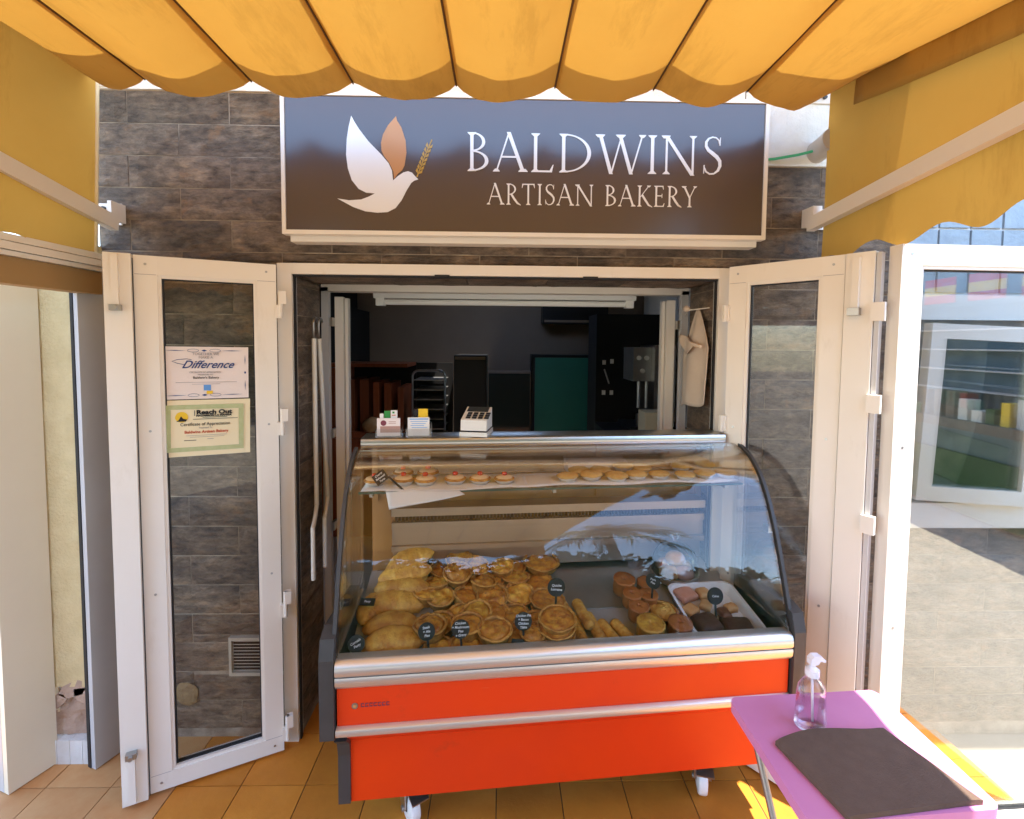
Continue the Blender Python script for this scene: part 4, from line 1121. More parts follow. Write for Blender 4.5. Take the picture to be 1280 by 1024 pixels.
# end panes with dark edge trims
for u0, nm in ((-0.004, 0), (W-0.002, 1)):
    poly = [(p[0]+0.003, p[1]) for p in PS] + [(0.42, 1.291), (0.42, 0.735)]
    G().prism(poly, lambda a, b, d: Vector((d, a, b)), u0, u0+0.006).build('end_glass', 'case_glass', ct)
    g = G()
    A = offset(PS, 0.012); B = offset(PS, -0.010)
    ua, ub_ = (u0-0.012, u0-0.0005) if nm == 0 else (u0+0.0065, u0+0.018)
    for i in range(n-1):
        c = [(ua, *A[i]), (ub_, *A[i]), (ub_, *B[i]), (ua, *B[i])]; d_ = [(ua, *A[i+1]), (ub_, *A[i+1]), (ub_, *B[i+1]), (ua, *B[i+1])]
        c = [g.bm.verts.new(x) for x in c]; d_ = [g.bm.verts.new(x) for x in d_]
        for k in range(4): g.bm.faces.new((c[k], c[(k+1) % 4], d_[(k+1) % 4], d_[k]))
        if i in (0, n-2): g.bm.faces.new(c if i == 0 else d_)
    bmesh.ops.remove_doubles(g.bm, verts=g.bm.verts, dist=1e-5)
    g.build('edge_trim', 'dark_grey_plastic', ct, smooth='auto')
    side = [(-0.022, 0.742), (-0.004, 0.800), (0.05, 0.815), (0.40, 0.76), (0.40, 0.45), (0.05, 0.45), (0.015, 0.475), (-0.020, 0.495)]
    ua, ub_ = (-0.048, -0.006) if nm == 0 else (W+0.006, W+0.046)
    G().prism(side, lambda a, b, d: Vector((d, a, b)), ua, ub_).build('end_panel', 'dark_grey_plastic', ct, bevel=0.006, seg=2)
    leg_ = [(0.030, 0.4495), (0.40, 0.4495), (0.40, 0.20), (0.080, 0.196), (0.080, 0.36), (0.068, 0.41)]
    la, lb = (-0.020, 0.018) if nm == 0 else (W-0.030, W+0.010)
    G().prism(leg_, lambda a, b, d: Vector((d, a, b)), la, lb).build('base_side', 'dark_grey_plastic', ct, bevel=0.004)
# stainless top ledge
lp_ = [(0.366, 1.293), (0.360, 1.299), (0.358, 1.315), (0.362, 1.328), (0.370, 1.332), (0.47, 1.332), (0.47, 1.293)]
G().prism([(a, b) for a, b in lp_], lambda a, b, d: Vector((d, a, b)), 0.004, 1.425).build('top_ledge', 'steel', ct, smooth='auto')
# bumper: two bright aluminium strips
def strip(name, poly, u0, u1, m):
    return G().prism(poly, lambda a, b, d: Vector((d, a, b)), u0, u1).build(name, m, ct, smooth='auto')
strip('bumper_strip', [(0.03, 0.733), (-0.004, 0.735), (-0.016, 0.728), (-0.022, 0.712), (-0.022, 0.697), (-0.018, 0.689), (0.03, 0.689)], -0.003, W+0.003, 'bumper_alu')
strip('bumper_strip', [(0.03, 0.686), (-0.019, 0.686), (-0.021, 0.680), (-0.019, 0.662), (-0.012, 0.650), (-0.004, 0.645), (0.03, 0.645)], -0.003, W+0.003, 'bumper_alu')
strip('bumper_gap', [(0.02, 0.6885), (-0.012, 0.6885), (-0.012, 0.6865), (0.02, 0.6865)], 0, W, 'dark_rubber')
G().box(0.0, W, -0.004, 0.02, 0.527, 0.6445).build('upper_panel', 'red_panel', ct, bevel=0.002)
strip('trim_strip', [(0.02, 0.5265), (-0.006, 0.5265), (-0.016, 0.520), (-0.019, 0.510), (-0.016, 0.500), (-0.004, 0.494), (0.02, 0.494)], -0.003, W+0.003, 'bumper_alu')
strip('under_slope', [(0.0, 0.4935), (0.02, 0.4935), (0.10, 0.425), (0.10, 0.405), (0.086, 0.405)], 0.019, W-0.031, 'red_panel')
G().box(0.0185, 1.4295, 0.088, 0.105, 0.195, 0.4045).build('lower_panel', 'red_panel', ct, bevel=0.002)
G().box(0.03, 1.42, 0.106, 0.42, 0.20, 0.60).build('base_cabinet', 'dark_grey_plastic', ct)
# casters
def caster(u, v, a):
    c = G()
    Mz = Matrix.Translation((u, v, 0)) @ Matrix.Rotation(a, 4, 'Z')
    c.box(-0.032, 0.032, -0.035, 0.045, 0.178, 0.1945, Mz)
    for s in (-1, 1):
        c.prism([(-0.03, 0.178), (0.045, 0.178), (0.045, 0.13), (-0.005, 0.052), (-0.032, 0.06)], lambda a_, b, d: Mz @ Vector((d, a_, b)), s*0.024, s*0.030)
    co = c.build('caster', 'steel', ct, bevel=0.0015)
    Mw = Mz @ Matrix.Translation((0, -0.016, 0.0565)) @ Matrix.Rotation(R(90), 4, 'Y')
    G().lathe([(0.016, -0.020), (0.034, -0.019), (0.044, -0.014), (0.044, 0.014), (0.034, 0.019), (0.016, 0.020)], 24, M=Mw).build('rim', 'tray_white', co, smooth='auto')
    G().lathe([(0.0445, -0.0165), (0.053, -0.015), (0.056, -0.009), (0.056, 0.009), (0.053, 0.015), (0.0445, 0.0165), (0.0445, -0.0165)], 28, M=Mw).build('tyre', 'tube_white', co, smooth='auto')
    G().tube([Mw @ Vector((0, 0, -0.034)), Mw @ Vector((0, 0, 0.034))], 0.010, 10).build('axle', 'steel_dull', co, smooth='auto')
    G().box(-0.03, 0.03, -0.075, -0.036, 0.150, 0.156, Mz @ Matrix.Translation((0, 0, -0.0)) @ Matrix.Rotation(R(12), 4, 'X')).build('brake_pedal', 'steel_dull', co, bevel=0.002)
caster(0.19, 0.215, R(28)); caster(1.285, 0.215, R(-20))
# inside: sloping deck, back board, air outlet, glass shelf
G().sheet(lambda a, b: (0.012 + 1.436*a, 0.032 + 0.49*b, deck_w(0.032 + 0.49*b)-0.0015), 2, 2, thick=(0, 0, -0.02)).build('deck', 'deck_steel', ct)
G().sheet(lambda a, b: (0.72 + 0.36*a, 0.25 + 0.265*b, deck_w(0.25 + 0.265*b)+0.0005), 2, 2, thick=(0, 0, 0.0035)).build('deck_tray', 'steel_dull', ct, bevel=0.001)
G().box(0.012, 1.425, 0.54, 0.552, 0.70, 1.285).build('back_board', 'brown_acrylic', ct)
for u in (0.02, 0.475, 0.945, 1.39):
    G().box(u, u+0.018, 0.525, 0.5395, 1.04, 1.285).build('back_rail', 'brown_acrylic', ct, bevel=0.002)
for (z0, z1, v0, m_) in ((1.000, 1.032, 0.455, 'duct_metal'), (0.945, 0.972, 0.462, 'duct_metal'), (0.880, 0.944, 0.470, 'duct_metal'), (0.858, 0.879, 0.455, 'duct_metal'), (0.772, 0.857, 0.490, 'duct_metal')):
    G().box(0.10, 1.40, v0, 0.5385, z0, z1).build('air_duct', m_, ct, bevel=0.003)
G().box(0.11, 1.39, 0.485, 0.53, 0.9725, 0.9995).build('duct_slot', 'black_plastic', ct)
fin = G()
for i in range(90):
    u = 0.122 + 1.255*i/89
    fin.box(u-0.0015, u+0.0015, 0.470, 0.484, 0.973, 0.999)
fo = fin.build('duct_fins', 'dark_grey_plastic', ct); fo['kind'] = 'stuff'
G().box(0.012, 1.448, 0.272, 0.50, 1.1515, 1.1595).build('glass_shelf', 'shelf_glass', ct)
G().box(0.012, 1.448, 0.2685, 0.2715, 1.1515, 1.1595).build('shelf_edge', 'glass_edge', ct)
for u in (0.05, 0.72, 1.40):
    G().box(u-0.006, u+0.006, 0.30, 0.53, 1.130, 1.151).build('shelf_bracket', 'steel_dull', ct)
for (u, w) in ((-0.008, 1.03), (-0.008, 0.86), (W+0.008, 1.03)):
    G().box(u-0.006, u+0.006, 0.07 + (w-0.86)*0.35, 0.10 + (w-0.86)*0.35, w-0.012, w+0.012).build('glass_clip', 'steel', ct, bevel=0.002)
# maker's badge: a round emblem and a short word too small to read
eb = G(); eb.tube([(0.052, -0.0042, 0.588), (0.052, -0.0060, 0.588)], 0.0095, 18)
ebo = eb.build('badge', 'steel_dull', ct)
G().tube([(0.052, -0.0062, 0.588), (0.052, -0.0068, 0.588)], 0.0055, 14).build('badge_centre', 'sign_copper', ebo)
bw = G()
for i in range(7):
    u = 0.070 + 0.0125*i
    bw.box(u, u+0.0095, -0.0056, -0.0042, 0.592, 0.5945); bw.box(u, u+0.0095, -0.0056, -0.0042, 0.583, 0.5853); bw.box(u, u+0.0024, -0.0055, -0.0042, 0.5856, 0.5917)
bw.build('badge_word', 'card_maroon', ct)

# ================================================================== FOOD
def rnd(a, b): return random.uniform(a, b)
def make_pie(nm, label, cat, r, h, loc, group, top='crust_top', side='crust', dome=0.006, rim=1.10, swirl=0.004, seed=0, rough=0.0):
    t = thing(nm, label, cat, loc, 0, group)
    def jit(a, rr, z):
        k = 1 + (0.020*math.sin(a*17+seed) + 0.035*nz(math.cos(a)*2, math.sin(a)*2, seed))*(rr/r)
        return rr*k, z + (0.0018*math.sin(a*17+seed) + 0.004*nz(math.cos(a)*1.5, math.sin(a)*1.5, seed+4) if z > h*0.8 else 0)
    G().lathe([(0, 0), (r*0.80, 0), (r*0.84, 0.004), (r*0.98, h*0.86), (r*rim, h*0.93), (r*rim, h*1.02), (r*1.0, h*1.08), (r*0.93, h*1.02), (r*0.90, h*0.93)], 34, jit=jit).build('crust', side, t, smooth=True)
    prof = [(r*0.935*k/12, h*(0.84 + 0.13*min(1, (12-k)/2.5)) + dome*(1-(k/12)**2)) for k in range(12, -1, -1)]
    def jt(a, rr, z):
        x, y = rr*math.cos(a), rr*math.sin(a)
        return rr, z + swirl*nz(x*40, y*40, seed) + swirl*0.8*math.sin(3*a + rr/r*7 + seed)*(rr/r) + rough*nz(x*130, y*130, seed)
    G().lathe(prof, 30, jit=jt).build('filling', top, t, smooth=True)
    return t
TAN = math.atan(0.2)
def on_deck(u, v, h=0.0): return CW(u, v, deck_w(v) + h)
DROT = Matrix.Rotation(TH, 4, 'Z') @ Matrix.Rotation(TAN, 4, 'X')
def drot(tx=0, ty=0, tz=0): return (DROT @ Matrix.Rotation(tz, 4, 'Z') @ Matrix.Rotation(ty, 4, 'Y') @ Matrix.Rotation(tx, 4, 'X')).to_euler()
PG = 'round pies piled in the middle of the counter deck'
ph = 0.040
protos = [make_pie('round_pie', 'round pie', 'pie', 0.050, ph, (0, 0, 0), PG, seed=s_, dome=d_, swirl=sw, top=tp) for s_, d_, sw, tp in ((1, .006, .005, 'crust_top'), (5, .010, .007, 'crust_top_dark'), (9, .003, .007, 'crust_top'), (13, .008, .004, 'quiche_top'))]
used = [False]*4
def put(protos, used, k, loc, rot, label, group, scale=None):
    if not used[k]:
        used[k] = True; o = protos[k]
        o.location = loc; o.rotation_euler = rot; o['label'] = label; o['group'] = group
        if scale: o.scale = (scale,)*3
        return o
    return dup(protos[k], loc, rot, label, group, scale)
pies = [  # u, v, height, tilt x, tilt y, size, label
 (0.369, 0.455, .044, .10, .0, 1.0, 'golden round pie on the very top at the back of the pile beside the pasties'),
 (0.363, 0.380, .044, -.05, .15, 1.05, 'pale topped round pie on the second layer just below the topmost pie'),
 (0.425, 0.425, .040, .0, .2, 1.0, 'round pie on the second layer right of the topmost pie'),
 (0.292, 0.463, 0, .1, -.1, 1.0, 'round pie at the back touching the tips of the upper pasties'),
 (0.295, 0.388, 0, .1, -.25, 1.05, 'round pie wedged between the second pasty and the pile'),
 (0.412, 0.368, 0, -.1, .1, .95, 'red brown round pie in front of the two layer back pies'),
 (0.300, 0.312, 0, .05, 0, 1.0, 'dark orange round pie right of the middle pasty tip'),
 (0.385, 0.296, .006, .25, -.25, 1.0, 'round pie tipped sideways right of the dark orange pie'),
 (0.378, 0.215, .004, .2, .1, 1.0, 'flat glossy round pie behind the leftmost upright black label'),
 (0.489, 0.468, 0, 0, 0, .95, 'small round pie in the back row, first of the three back right'),
 (0.488, 0.387, 0, .05, .05, 1.0, 'pale swirl topped round pie in the second row, left of the cracked one'),
 (0.589, 0.468, 0, 0, 0, 1.0, 'round pie in the back row left of the biggest pie'),
 (0.583, 0.390, .003, .12, -.12, 1.08, 'cracked edged round pie in front of the back row, third row from the lip'),
 (0.490, 0.300, 0, .08, -.05, 1.12, 'wide golden pie in the centre of the pile'),
 (0.590, 0.305, 0, .05, .05, 1.12, 'wide orange centred pie left of the red topped quiche slices'),
 (0.486, 0.222, 0, .1, 0, 1.05, 'round pie with a bitten looking rim between the centre pie and the front stack'),
 (0.565, 0.205, 0, .0, 0, .98, 'round pie half hidden by the round black label in the middle'),
 (0.555, 0.120, .0, .0, 0, .98, 'lower pie hidden behind the round black label stick'),
 (0.479, 0.088, 0, 0, 0, 1.0, 'bottom pie of the front two pie stack behind the counter lip'),
 (0.481, 0.086, .043, .03, .02, 1.08, 'top pie of the front two pie stack with concentric rings'),
 (0.612, 0.082, 0, 0, 0, .85, 'bottom small pie left of the tall quiche stack'),
 (0.611, 0.088, .036, .05, -.04, .85, 'top small pie left of the tall quiche stack'),
 (0.385, 0.075, 0, .05, .0, 1.06, 'bottom pie behind the leftmost round label stick'),
 (0.395, 0.118, .042, .08, -.06, 1.04, 'upper pie behind the leftmost round label stick'),
 (0.303, 0.082, 0, .05, .15, .95, 'front pie between the front pasty and the label stick'),
 (0.270, 0.125, .038, .05, -.1, 1.05, 'pale pie above the front pasty tip with light rim'),
 (0.305, 0.185, 0, .1, .1, 1.0, 'round pie behind the pale front pie'),
 (0.395, 0.150, 0, 0, 0, .9, 'small pie under the upper pie near the leftmost label'),
 (0.240, 0.330, .0, .1, -.2, .95, 'round pie behind the tip of the long front pasty'),
 (0.455, 0.340, .030, .2, .1, .95, 'small pale pie lying on top between the second row and the tipped pie'),
 (0.540, 0.420, .034, .1, -.05, .92, 'round pie lying on top of the two middle back row pies'),
 (0.640, 0.170, .0, .05, .1, .95, 'round pie squeezed between the middle label and the quiche stack'),
 (0.430, 0.190, .030, .15, .0, 1.0, 'upper pie left of the pie with the bitten looking rim'),
 (0.500, 0.350, .0, 0, 0, .8, 'small pie peeping between the second row and centre pie'),
]
for i, (u, v, h, tx, ty, s_, lab) in enumerate(pies):
    put(protos, used, i % 4, on_deck(u, v, h), drot(tx, ty, rnd(0, 6)), lab, PG, s_)
QG = 'quiches at the right of the pie pile'
qz = [make_pie('quiche', 'q', 'quiche', 0.058, 0.026, (0, 0, 0), QG, top='quiche_top', dome=0.003, swirl=0.004, seed=21, rim=1.05, rough=.002)]
qu = [False]
for k, lab in enumerate(('bottom quiche of the stack of four in foil cases', 'second quiche from the bottom of the stack of four', 'third quiche from the bottom of the stack of four',
                         'orange speckled quiche on top of the stack of four with a label stuck in it')):
    put(qz, qu, 0, on_deck(0.690 + rnd(-.003, .003), 0.085, 0.028*k), drot(rnd(-.02, .02), rnd(-.02, .02), k*1.3), lab, QG, 1.05)
put(qz, qu, 0, on_deck(0.686, 0.250, 0.022), drot(.1, .05, 2), 'red topped quiche behind the stack of four', QG, 1.12)
put(qz, qu, 0, on_deck(0.690, 0.262, -0.002), drot(.0, .0, 3), 'quiche under the red topped one behind the stack of four', QG, 1.10)
put(qz, qu, 0, on_deck(0.700, 0.452, 0.028), drot(.05, -.05, 4), 'largest golden quiche at the back right of the pile', QG, 1.22)
put(qz, qu, 0, on_deck(0.668, 0.372, 0.004), drot(.1, -.15, 5), 'quiche leaning below the largest golden one', QG, 1.08)

def make_pasty(seed):
    g = G(); n, mm = 26, 14
    g.lathe([(0.001, -0.5)] + [(1, -0.5 + (k+1)/(n+1)) for k in range(n)] + [(0.001, 0.5)], mm)
    for v in g.bm.verts:
        t = v.co.z                                        # along the length
        prof = max(0.03, (1 - (2*abs(t))**2.3))**0.62
        a = math.atan2(v.co.y, v.co.x)
        c, s_ = math.cos(a), math.sin(a)
        yy = c*0.043*prof; zz = s_*0.034*prof
        if zz < -0.012: zz = -0.012
        yy += -0.018*(2*t)**2*1.0                         # half-moon bend
        if c < -0.55:                                     # crimped seam along the curved side
            k = (-c-0.55)/0.45
            yy -= 0.008*k*prof; zz += 0.004*math.sin(t*60)*k
        zz += 0.004*nz(t*9, a*1.5, seed)
        x = t*0.185
        v.co = Vector((x + 0.002*nz(t*20, a, seed), yy, zz + 0.013))
    o = g.build('pasty', 'pastry', None, smooth=True)
    return o
PSG = 'pasties piled at the left of the counter'
pp_ = [make_pasty(2), make_pasty(8)]; pu = [False, False]
def put1(o_list, used, k, loc, rot, label, cat, group, scale=None):
    o = o_list[k]
    if used[k]:
        o = o.copy(); COL.objects.link(o)
    used[k] = True
    o.location = loc; o.rotation_euler = rot
    if scale: o.scale = (scale,)*3
    tag(o, label, cat, group); return o
for i, (u, v, h, rz, ty, s_, lab) in enumerate((
    (0.172, 0.455, .078, .35, -.18, 1.05, 'topmost pasty with two cracks lying aslant at the back left'),
    (0.158, 0.420, .048, .15, -.08, 1.1, 'pasty directly under the topmost one'),
    (0.152, 0.380, .020, .0, 0, 1.12, 'plump smooth pasty third from the top'),
    (0.130, 0.320, .000, .05, .05, 1.2, 'long pasty lying in front of the three stacked ones'),
    (0.150, 0.440, .000, .1, 0, 1.1, 'pasty at the very bottom at the back of the left pile'),
    (0.140, 0.205, .008, .0, 0, 1.1, 'pasty behind the bright sky reflection in the front glass'),
    (0.150, 0.125, .020, .05, 0, 1.1, 'pale pasty above the front one near the left end glass'),
    (0.155, 0.082, .000, .0, 0, 1.05, 'browned pasty along the counter lip at the front left'),
    (0.045, 0.085, .000, 1.2, 0, .7, 'small pasty end on in the front left corner'),
    (0.040, 0.300, .000, 1.3, 0, .9, 'pasty pressed against the left end glass'))):
    put1(pp_, pu, i % 2, on_deck(u, v, h), drot(0, ty, rz), lab, 'pasty', PSG, s_)

def make_roll(seed):
    g = G(); g.lathe([(0.001, -0.062), (0.013, -0.061), (0.0165, -0.054)] + [(0.017, -0.05 + 0.1*k/22) for k in range(23)] + [(0.0165, 0.054), (0.013, 0.061), (0.001, 0.062)], 16)
    for v in g.bm.verts:
        x, y, z = v.co
        rr = 1 + 0.07*math.sin(z*420)*(1 if x > -0.004 else 0) + 0.05*nz(z*30, x*60, seed)
        v.co = Vector((z, y*rr*1.12, max(-0.013, x*rr) + 0.013))
    return g.build('sausage_roll', 'pastry', None, smooth=True)
rr_ = [make_roll(1), make_roll(4)]; ru = [False, False]
SG = 'sausage rolls lying in a row at the front of the deck'
for i, (u0, v0, u1, v1, h, lab) in enumerate(((0.745, 0.275, 0.766, 0.155, 0, 'sausage roll furthest left right behind the quiche stack'), (0.772, 0.195, 0.782, 0.082, .0, 'sausage roll at the lip next to the small black label'),
    (0.826, 0.215, 0.848, 0.085, 0, 'long sausage roll in the middle of the row'), (0.868, 0.165, 0.898, 0.065, 0, 'yellow sausage roll second from the right end of the row'),
    (0.917, 0.160, 0.955, 0.065, 0, 'ribbed orange sausage roll at the right end of the row'), (0.795, 0.245, 0.815, 0.13, .022, 'sausage roll lying on top of the others'))):
    put1(rr_, ru, i % 2, on_deck((u0+u1)/2, (v0+v1)/2, h), drot(0, 0, math.atan2(v1-v0, u1-u0)), lab, 'sausage roll', SG, 1.05)

def make_porkpie(loc, label, r=0.036, h=0.055, seed=0, ribs=0, m='pork_crust', top='pork_crust', nm='pork_pie', cat='pork pie', group='pork pies right of the sausage rolls'):
    t = thing(nm, label, cat, loc, 0, group)
    def jit(a, rr, z):
        k = 1 + 0.03*nz(math.cos(a)*2, math.sin(a)*2, z*20+seed) + (0.03*math.sin(a*ribs) if ribs else 0)*(1 if z > 0.003 else 0)
        return rr*k, z + (0.003*nz(math.cos(a)*2, math.sin(a)*2, seed) if z > h*.8 else 0)
    G().lathe([(0, 0), (r*0.9, 0), (r*0.98, 0.005), (r*1.03, h*0.45), (r*0.99, h*0.85), (r*1.06, h*0.92), (r*1.04, h*1.02), (r*0.92, h*1.04)], 36, jit=jit).build('crust', m, t, smooth=True)
    G().lathe([(r*0.93, h*1.0), (r*0.7, h*1.015), (r*0.4, h*1.05), (r*0.14, h*1.06), (r*0.10, h*0.99), (0, h*0.99)], 26, jit=lambda a, rr, z: (rr, z + 0.003*nz(rr*60*math.cos(a), rr*60*math.sin(a), seed))).build('lid', top, t, smooth=True)
    return t
PKG = 'pork pies right of the sausage rolls'
pk = make_porkpie((0, 0, 0), 'p'); pku = [False]
for i, (u, v, h, s_, lab) in enumerate(((1.004, 0.330, 0, 1.12, 'large pork pie at the back left of the pork pie cluster'), (1.012, 0.262, 0, .98, 'pork pie in the middle of the left column of the cluster'),
    (1.014, 0.200, -.004, 1.0, 'pork pie at the front of the left column above the ribbed muffin'), (1.088, 0.318, 0, .95, 'pork pie half covered by the black label on a stick'),
    (1.072, 0.255, 0, .95, 'pork pie right of the middle one, beside the label stick'))):
    put([pk], pku, 0, on_deck(u, v, h), drot(0, 0, i*1.1), lab, PKG, s_)
for nm_, args in (('muffin', dict(loc=on_deck(1.022, 0.110), label='pale ribbed muffin in a folded case at the front of the pork pies', r=0.046, h=0.058, ribs=14, m='pastry', top='crust_top', nm='muffin', cat='muffin', group=None, seed=3)),
                  ('pie', dict(loc=on_deck(1.128, 0.108), label='single pork pie with strips of white paper beside the white tray', r=0.040, h=0.055, seed=6, nm='wrapped_pork_pie', group=None))):
    o = make_porkpie(**args); o.rotation_euler = drot(0, 0, 0.6)
    if nm_ == 'pie':
        for a in (-2.3, -1.1, 0.2):
            G().sheet(lambda u, v, a=a: ((0.0425+0.004*v)*math.cos(a+0.22*(u-.5)), (0.0425+0.004*v)*math.sin(a+0.22*(u-.5)), 0.002+0.036*v*(1-abs(u-.5))), 3, 3).build('paper_strip', 'paper_white', o)
o = make_pie('cheese_pie', 'pie heaped with grated cheese behind the wrapped pork pie', 'pie', 0.048, 0.03, on_deck(1.108, 0.192), None, top='cheese', dome=0.014, swirl=0.004, rough=0.008, seed=31); o.rotation_euler = drot()

# glass-topped shelf: cherry tarts and mince pies on white paper
SH = 1.1605
def pap(u, v):
    front = 0.30 - 0.02*math.sin(9*u) - (0.045 if u < 0.1 else 0.0)
    return (u, v, 0)
paper = thing('paper_sheet', 'white paper liner with a torn front edge under the shelf cakes', 'paper', OC, TH)
def p1(a, b):
    u = 0.02 + 0.60*a
    f = 0.262 + 0.012*math.sin(u*14)
    v = f + (0.47-f)*b
    return (u, v, SH + 0.0010 + 0.004*max(0, nz(u*9, v*9, 1)) + 0.002*a)
G().sheet(p1, 24, 8, thick=(0, 0, 0.0006)).build('sheet', 'paper_white', paper, smooth=True)
def p2(a, b):
    u = 0.56 + 0.88*a
    f = 0.276 + 0.010*math.sin(u*18)
    v = f + (0.47-f)*b
    return (u, v, SH + 0.0032 + 0.003*max(0, nz(u*8, v*9, 3)))
G().sheet(p2, 30, 6, thick=(0, 0, 0.0006)).build('sheet', 'paper_white', paper, smooth=True)
def p3(a, b):
    u = 0.105 + 0.26*a + 0.02*b
    return (u, 0.262 + 0.012*math.sin(u*14) - 0.055*b*(1-0.75*a), SH + 0.0015 - 0.050*b*(1 - 0.8*a))
G().sheet(p3, 14, 6, thick=(0, -0.0006, 0)).build('hanging_flap', 'paper_white', paper, smooth=True)

def make_tart(group):
    t = thing('cherry_tart', 't', 'tart', (0, 0, 0), 0, group)
    ji = lambda a, r, z: (r*(1 + 0.03*math.sin(a*20)*(1 if z > 0.002 else 0)), z)
    G().lathe([(0, 0), (0.026, 0), (0.036, 0.012), (0.039, 0.014), (0.037, 0.012), (0.034, 0.012)], 30, jit=ji).build('foil_case', 'foil_case', t, smooth=True)
    G().lathe([(0.0345, 0.0115), (0.038, 0.014), (0.0385, 0.018), (0.034, 0.021), (0.031, 0.021)], 26, jit=lambda a, r, z: (r*(1+0.02*nz(math.cos(a)*3, math.sin(a)*3, 2)), z)).build('pastry_edge', 'crust', t, smooth=True)
    G().lathe([(0.0325, 0.019), (0.030, 0.025), (0.020, 0.029), (0, 0.030)], 22).build('icing', 'icing', t, smooth=True)
    G().lathe([(0, 0.028), (0.008, 0.029), (0.0105, 0.034), (0.008, 0.040), (0, 0.042)], 12).build('cherry', 'cherry', t, smooth=True)
    return t
TG = 'cherry topped iced tarts at the left of the glass shelf'
tt = make_tart(TG); tu = [False]
for (u, v, h, s_, lab) in ((0.055, 0.345, 0, 1, 'iced tart at the far left of the shelf behind the tilted black label'), (0.160, 0.345, 0, 1.05, 'cherry tart in front, second from the left on the shelf'),
    (0.150, 0.425, .004, 1.05, 'cherry tart in the back row behind the second front tart'), (0.240, 0.335, 0, 1.08, 'cherry tart in front at the torn paper edge'),
    (0.245, 0.420, .004, 1.1, 'cherry tart in the back row, right one of the two'), (0.350, 0.340, 0, 1.05, 'cherry tart third from the right on the left shelf half'),
    (0.442, 0.335, 0, 1.05, 'cherry tart second from the right on the left shelf half'), (0.533, 0.330, 0, 1.0, 'rightmost cherry tart on the left shelf half')):
    put([tt], tu, 0, CW(u, v, SH + 0.004 + h), (0, 0, u*40), lab, TG, s_)
MG = 'crumble topped mince pies at the right of the glass shelf'
mps = []
def make_mince(seed):
    t = thing('mince_pie', 'm', 'mince pie', (0, 0, 0), 0, MG)
    G().lathe([(0, 0), (0.026, 0), (0.036, 0.015), (0.0385, 0.017), (0.035, 0.015)], 28, jit=lambda a, r, z: (r*(1 + 0.02*math.sin(a*18)*(1 if z > .002 else 0)), z)).build('foil_case', 'foil_case', t, smooth=True)
    G().lathe([(0.036, 0.014), (0.0405, 0.017), (0.039, 0.021), (0.030, 0.0255), (0.016, 0.028), (0, 0.029)], 26,
              jit=lambda a, r, z: (r*(1 + 0.03*nz(math.cos(a)*2, math.sin(a)*2, seed)), z + 0.003*nz(r*90*math.cos(a), r*90*math.sin(a), seed))).build('pastry_lid', 'pale_pastry', t, smooth=True)
    return t
mm_ = [make_mince(1), make_mince(6)]; mu = [False, False]
front_u = (0.777, 0.872, 0.965, 1.050, 1.145, 1.240, 1.330, 1.415)
ords = ('first', 'second', 'third', 'fourth', 'fifth', 'sixth', 'seventh', 'eighth')
for i, u in enumerate(front_u):
    put(mm_, mu, i % 2, CW(u, 0.335 + 0.012*math.sin(i*2.2), SH + 0.0045), (rnd(-.04, .04), rnd(-.04, .04), i*1.7), 'mince pie in the front row of the shelf, %s from the left' % ords[i], MG, 1.05 + 0.06*math.sin(i))
for i, (u, v, h) in enumerate(((0.840, 0.415, 0), (0.930, 0.415, 0), (1.025, 0.42, .012), (1.100, 0.415, .004), (1.27, 0.42, .008), (1.375, 0.425, .012))):
    put(mm_, mu, i % 2, CW(u, v, SH + 0.0045 + h), (rnd(-.05, .05), rnd(-.05, .05), i*2.1), 'mince pie in the back row of the shelf, %s from the left' % ords[i], MG, 1.05)
tag(G().box(-0.125, 0.125, -0.05, 0.03, 0, 0.042).build('cardboard_tray', 'paper_pink', None, bevel=0.003), 'flat white card box behind the mince pies on the shelf', 'box').location = CW(0.93, 0.498, SH + 0.002)
bpy.data.objects['cardboard_tray'].rotation_euler = (0, 0, TH)
cr = tag(G().lathe([(0, -0.075), (0.014, -0.07), (0.024, -0.035), (0.03, 0), (0.024, 0.035), (0.014, 0.07), (0, 0.075)], 14, M=Matrix.Rotation(R(90), 4, 'Y')).build('bread_roll', 'pastry', None, smooth=True), 'slim baked roll lying behind the last mince pies on the shelf', 'bread')
cr.location = CW(1.36, 0.47, SH + 0.030); cr.rotation_euler = (0, 0.1, TH - 0.15)

# domed cake stand with buns
cl = thing('cake_dome', 'clear cake dome with round knob covering buns at the back right', 'cake dome', on_deck(1.245, 0.400))
cl.rotation_euler = (0, 0, TH)
G().lathe([(0, 0.0), (0.085, 0.0), (0.095, 0.012), (0.098, 0.030), (0.092, 0.032), (0.086, 0.014), (0, 0.012)], 36).build('stand', 'steel_dull', cl, smooth='auto')
G().lathe([(0.088, 0.033), (0.089, 0.075), (0.080, 0.108), (0.058, 0.134), (0.028, 0.147), (0.0, 0.150), (0.0, 0.148), (0.027, 0.145), (0.057, 0.132), (0.078, 0.106), (0.087, 0.075), (0.086, 0.033), (0.088, 0.033)], 40).build('dome', 'dome_plastic', cl, smooth=True)
G().lathe([(0, 0.1505), (0.008, 0.151), (0.007, 0.160), (0.016, 0.166), (0.018, 0.174), (0.012, 0.182), (0, 0.184)], 16).build('knob', 'dome_plastic', cl, smooth=True)
BG = 'iced buns under the cake dome'
bun = None
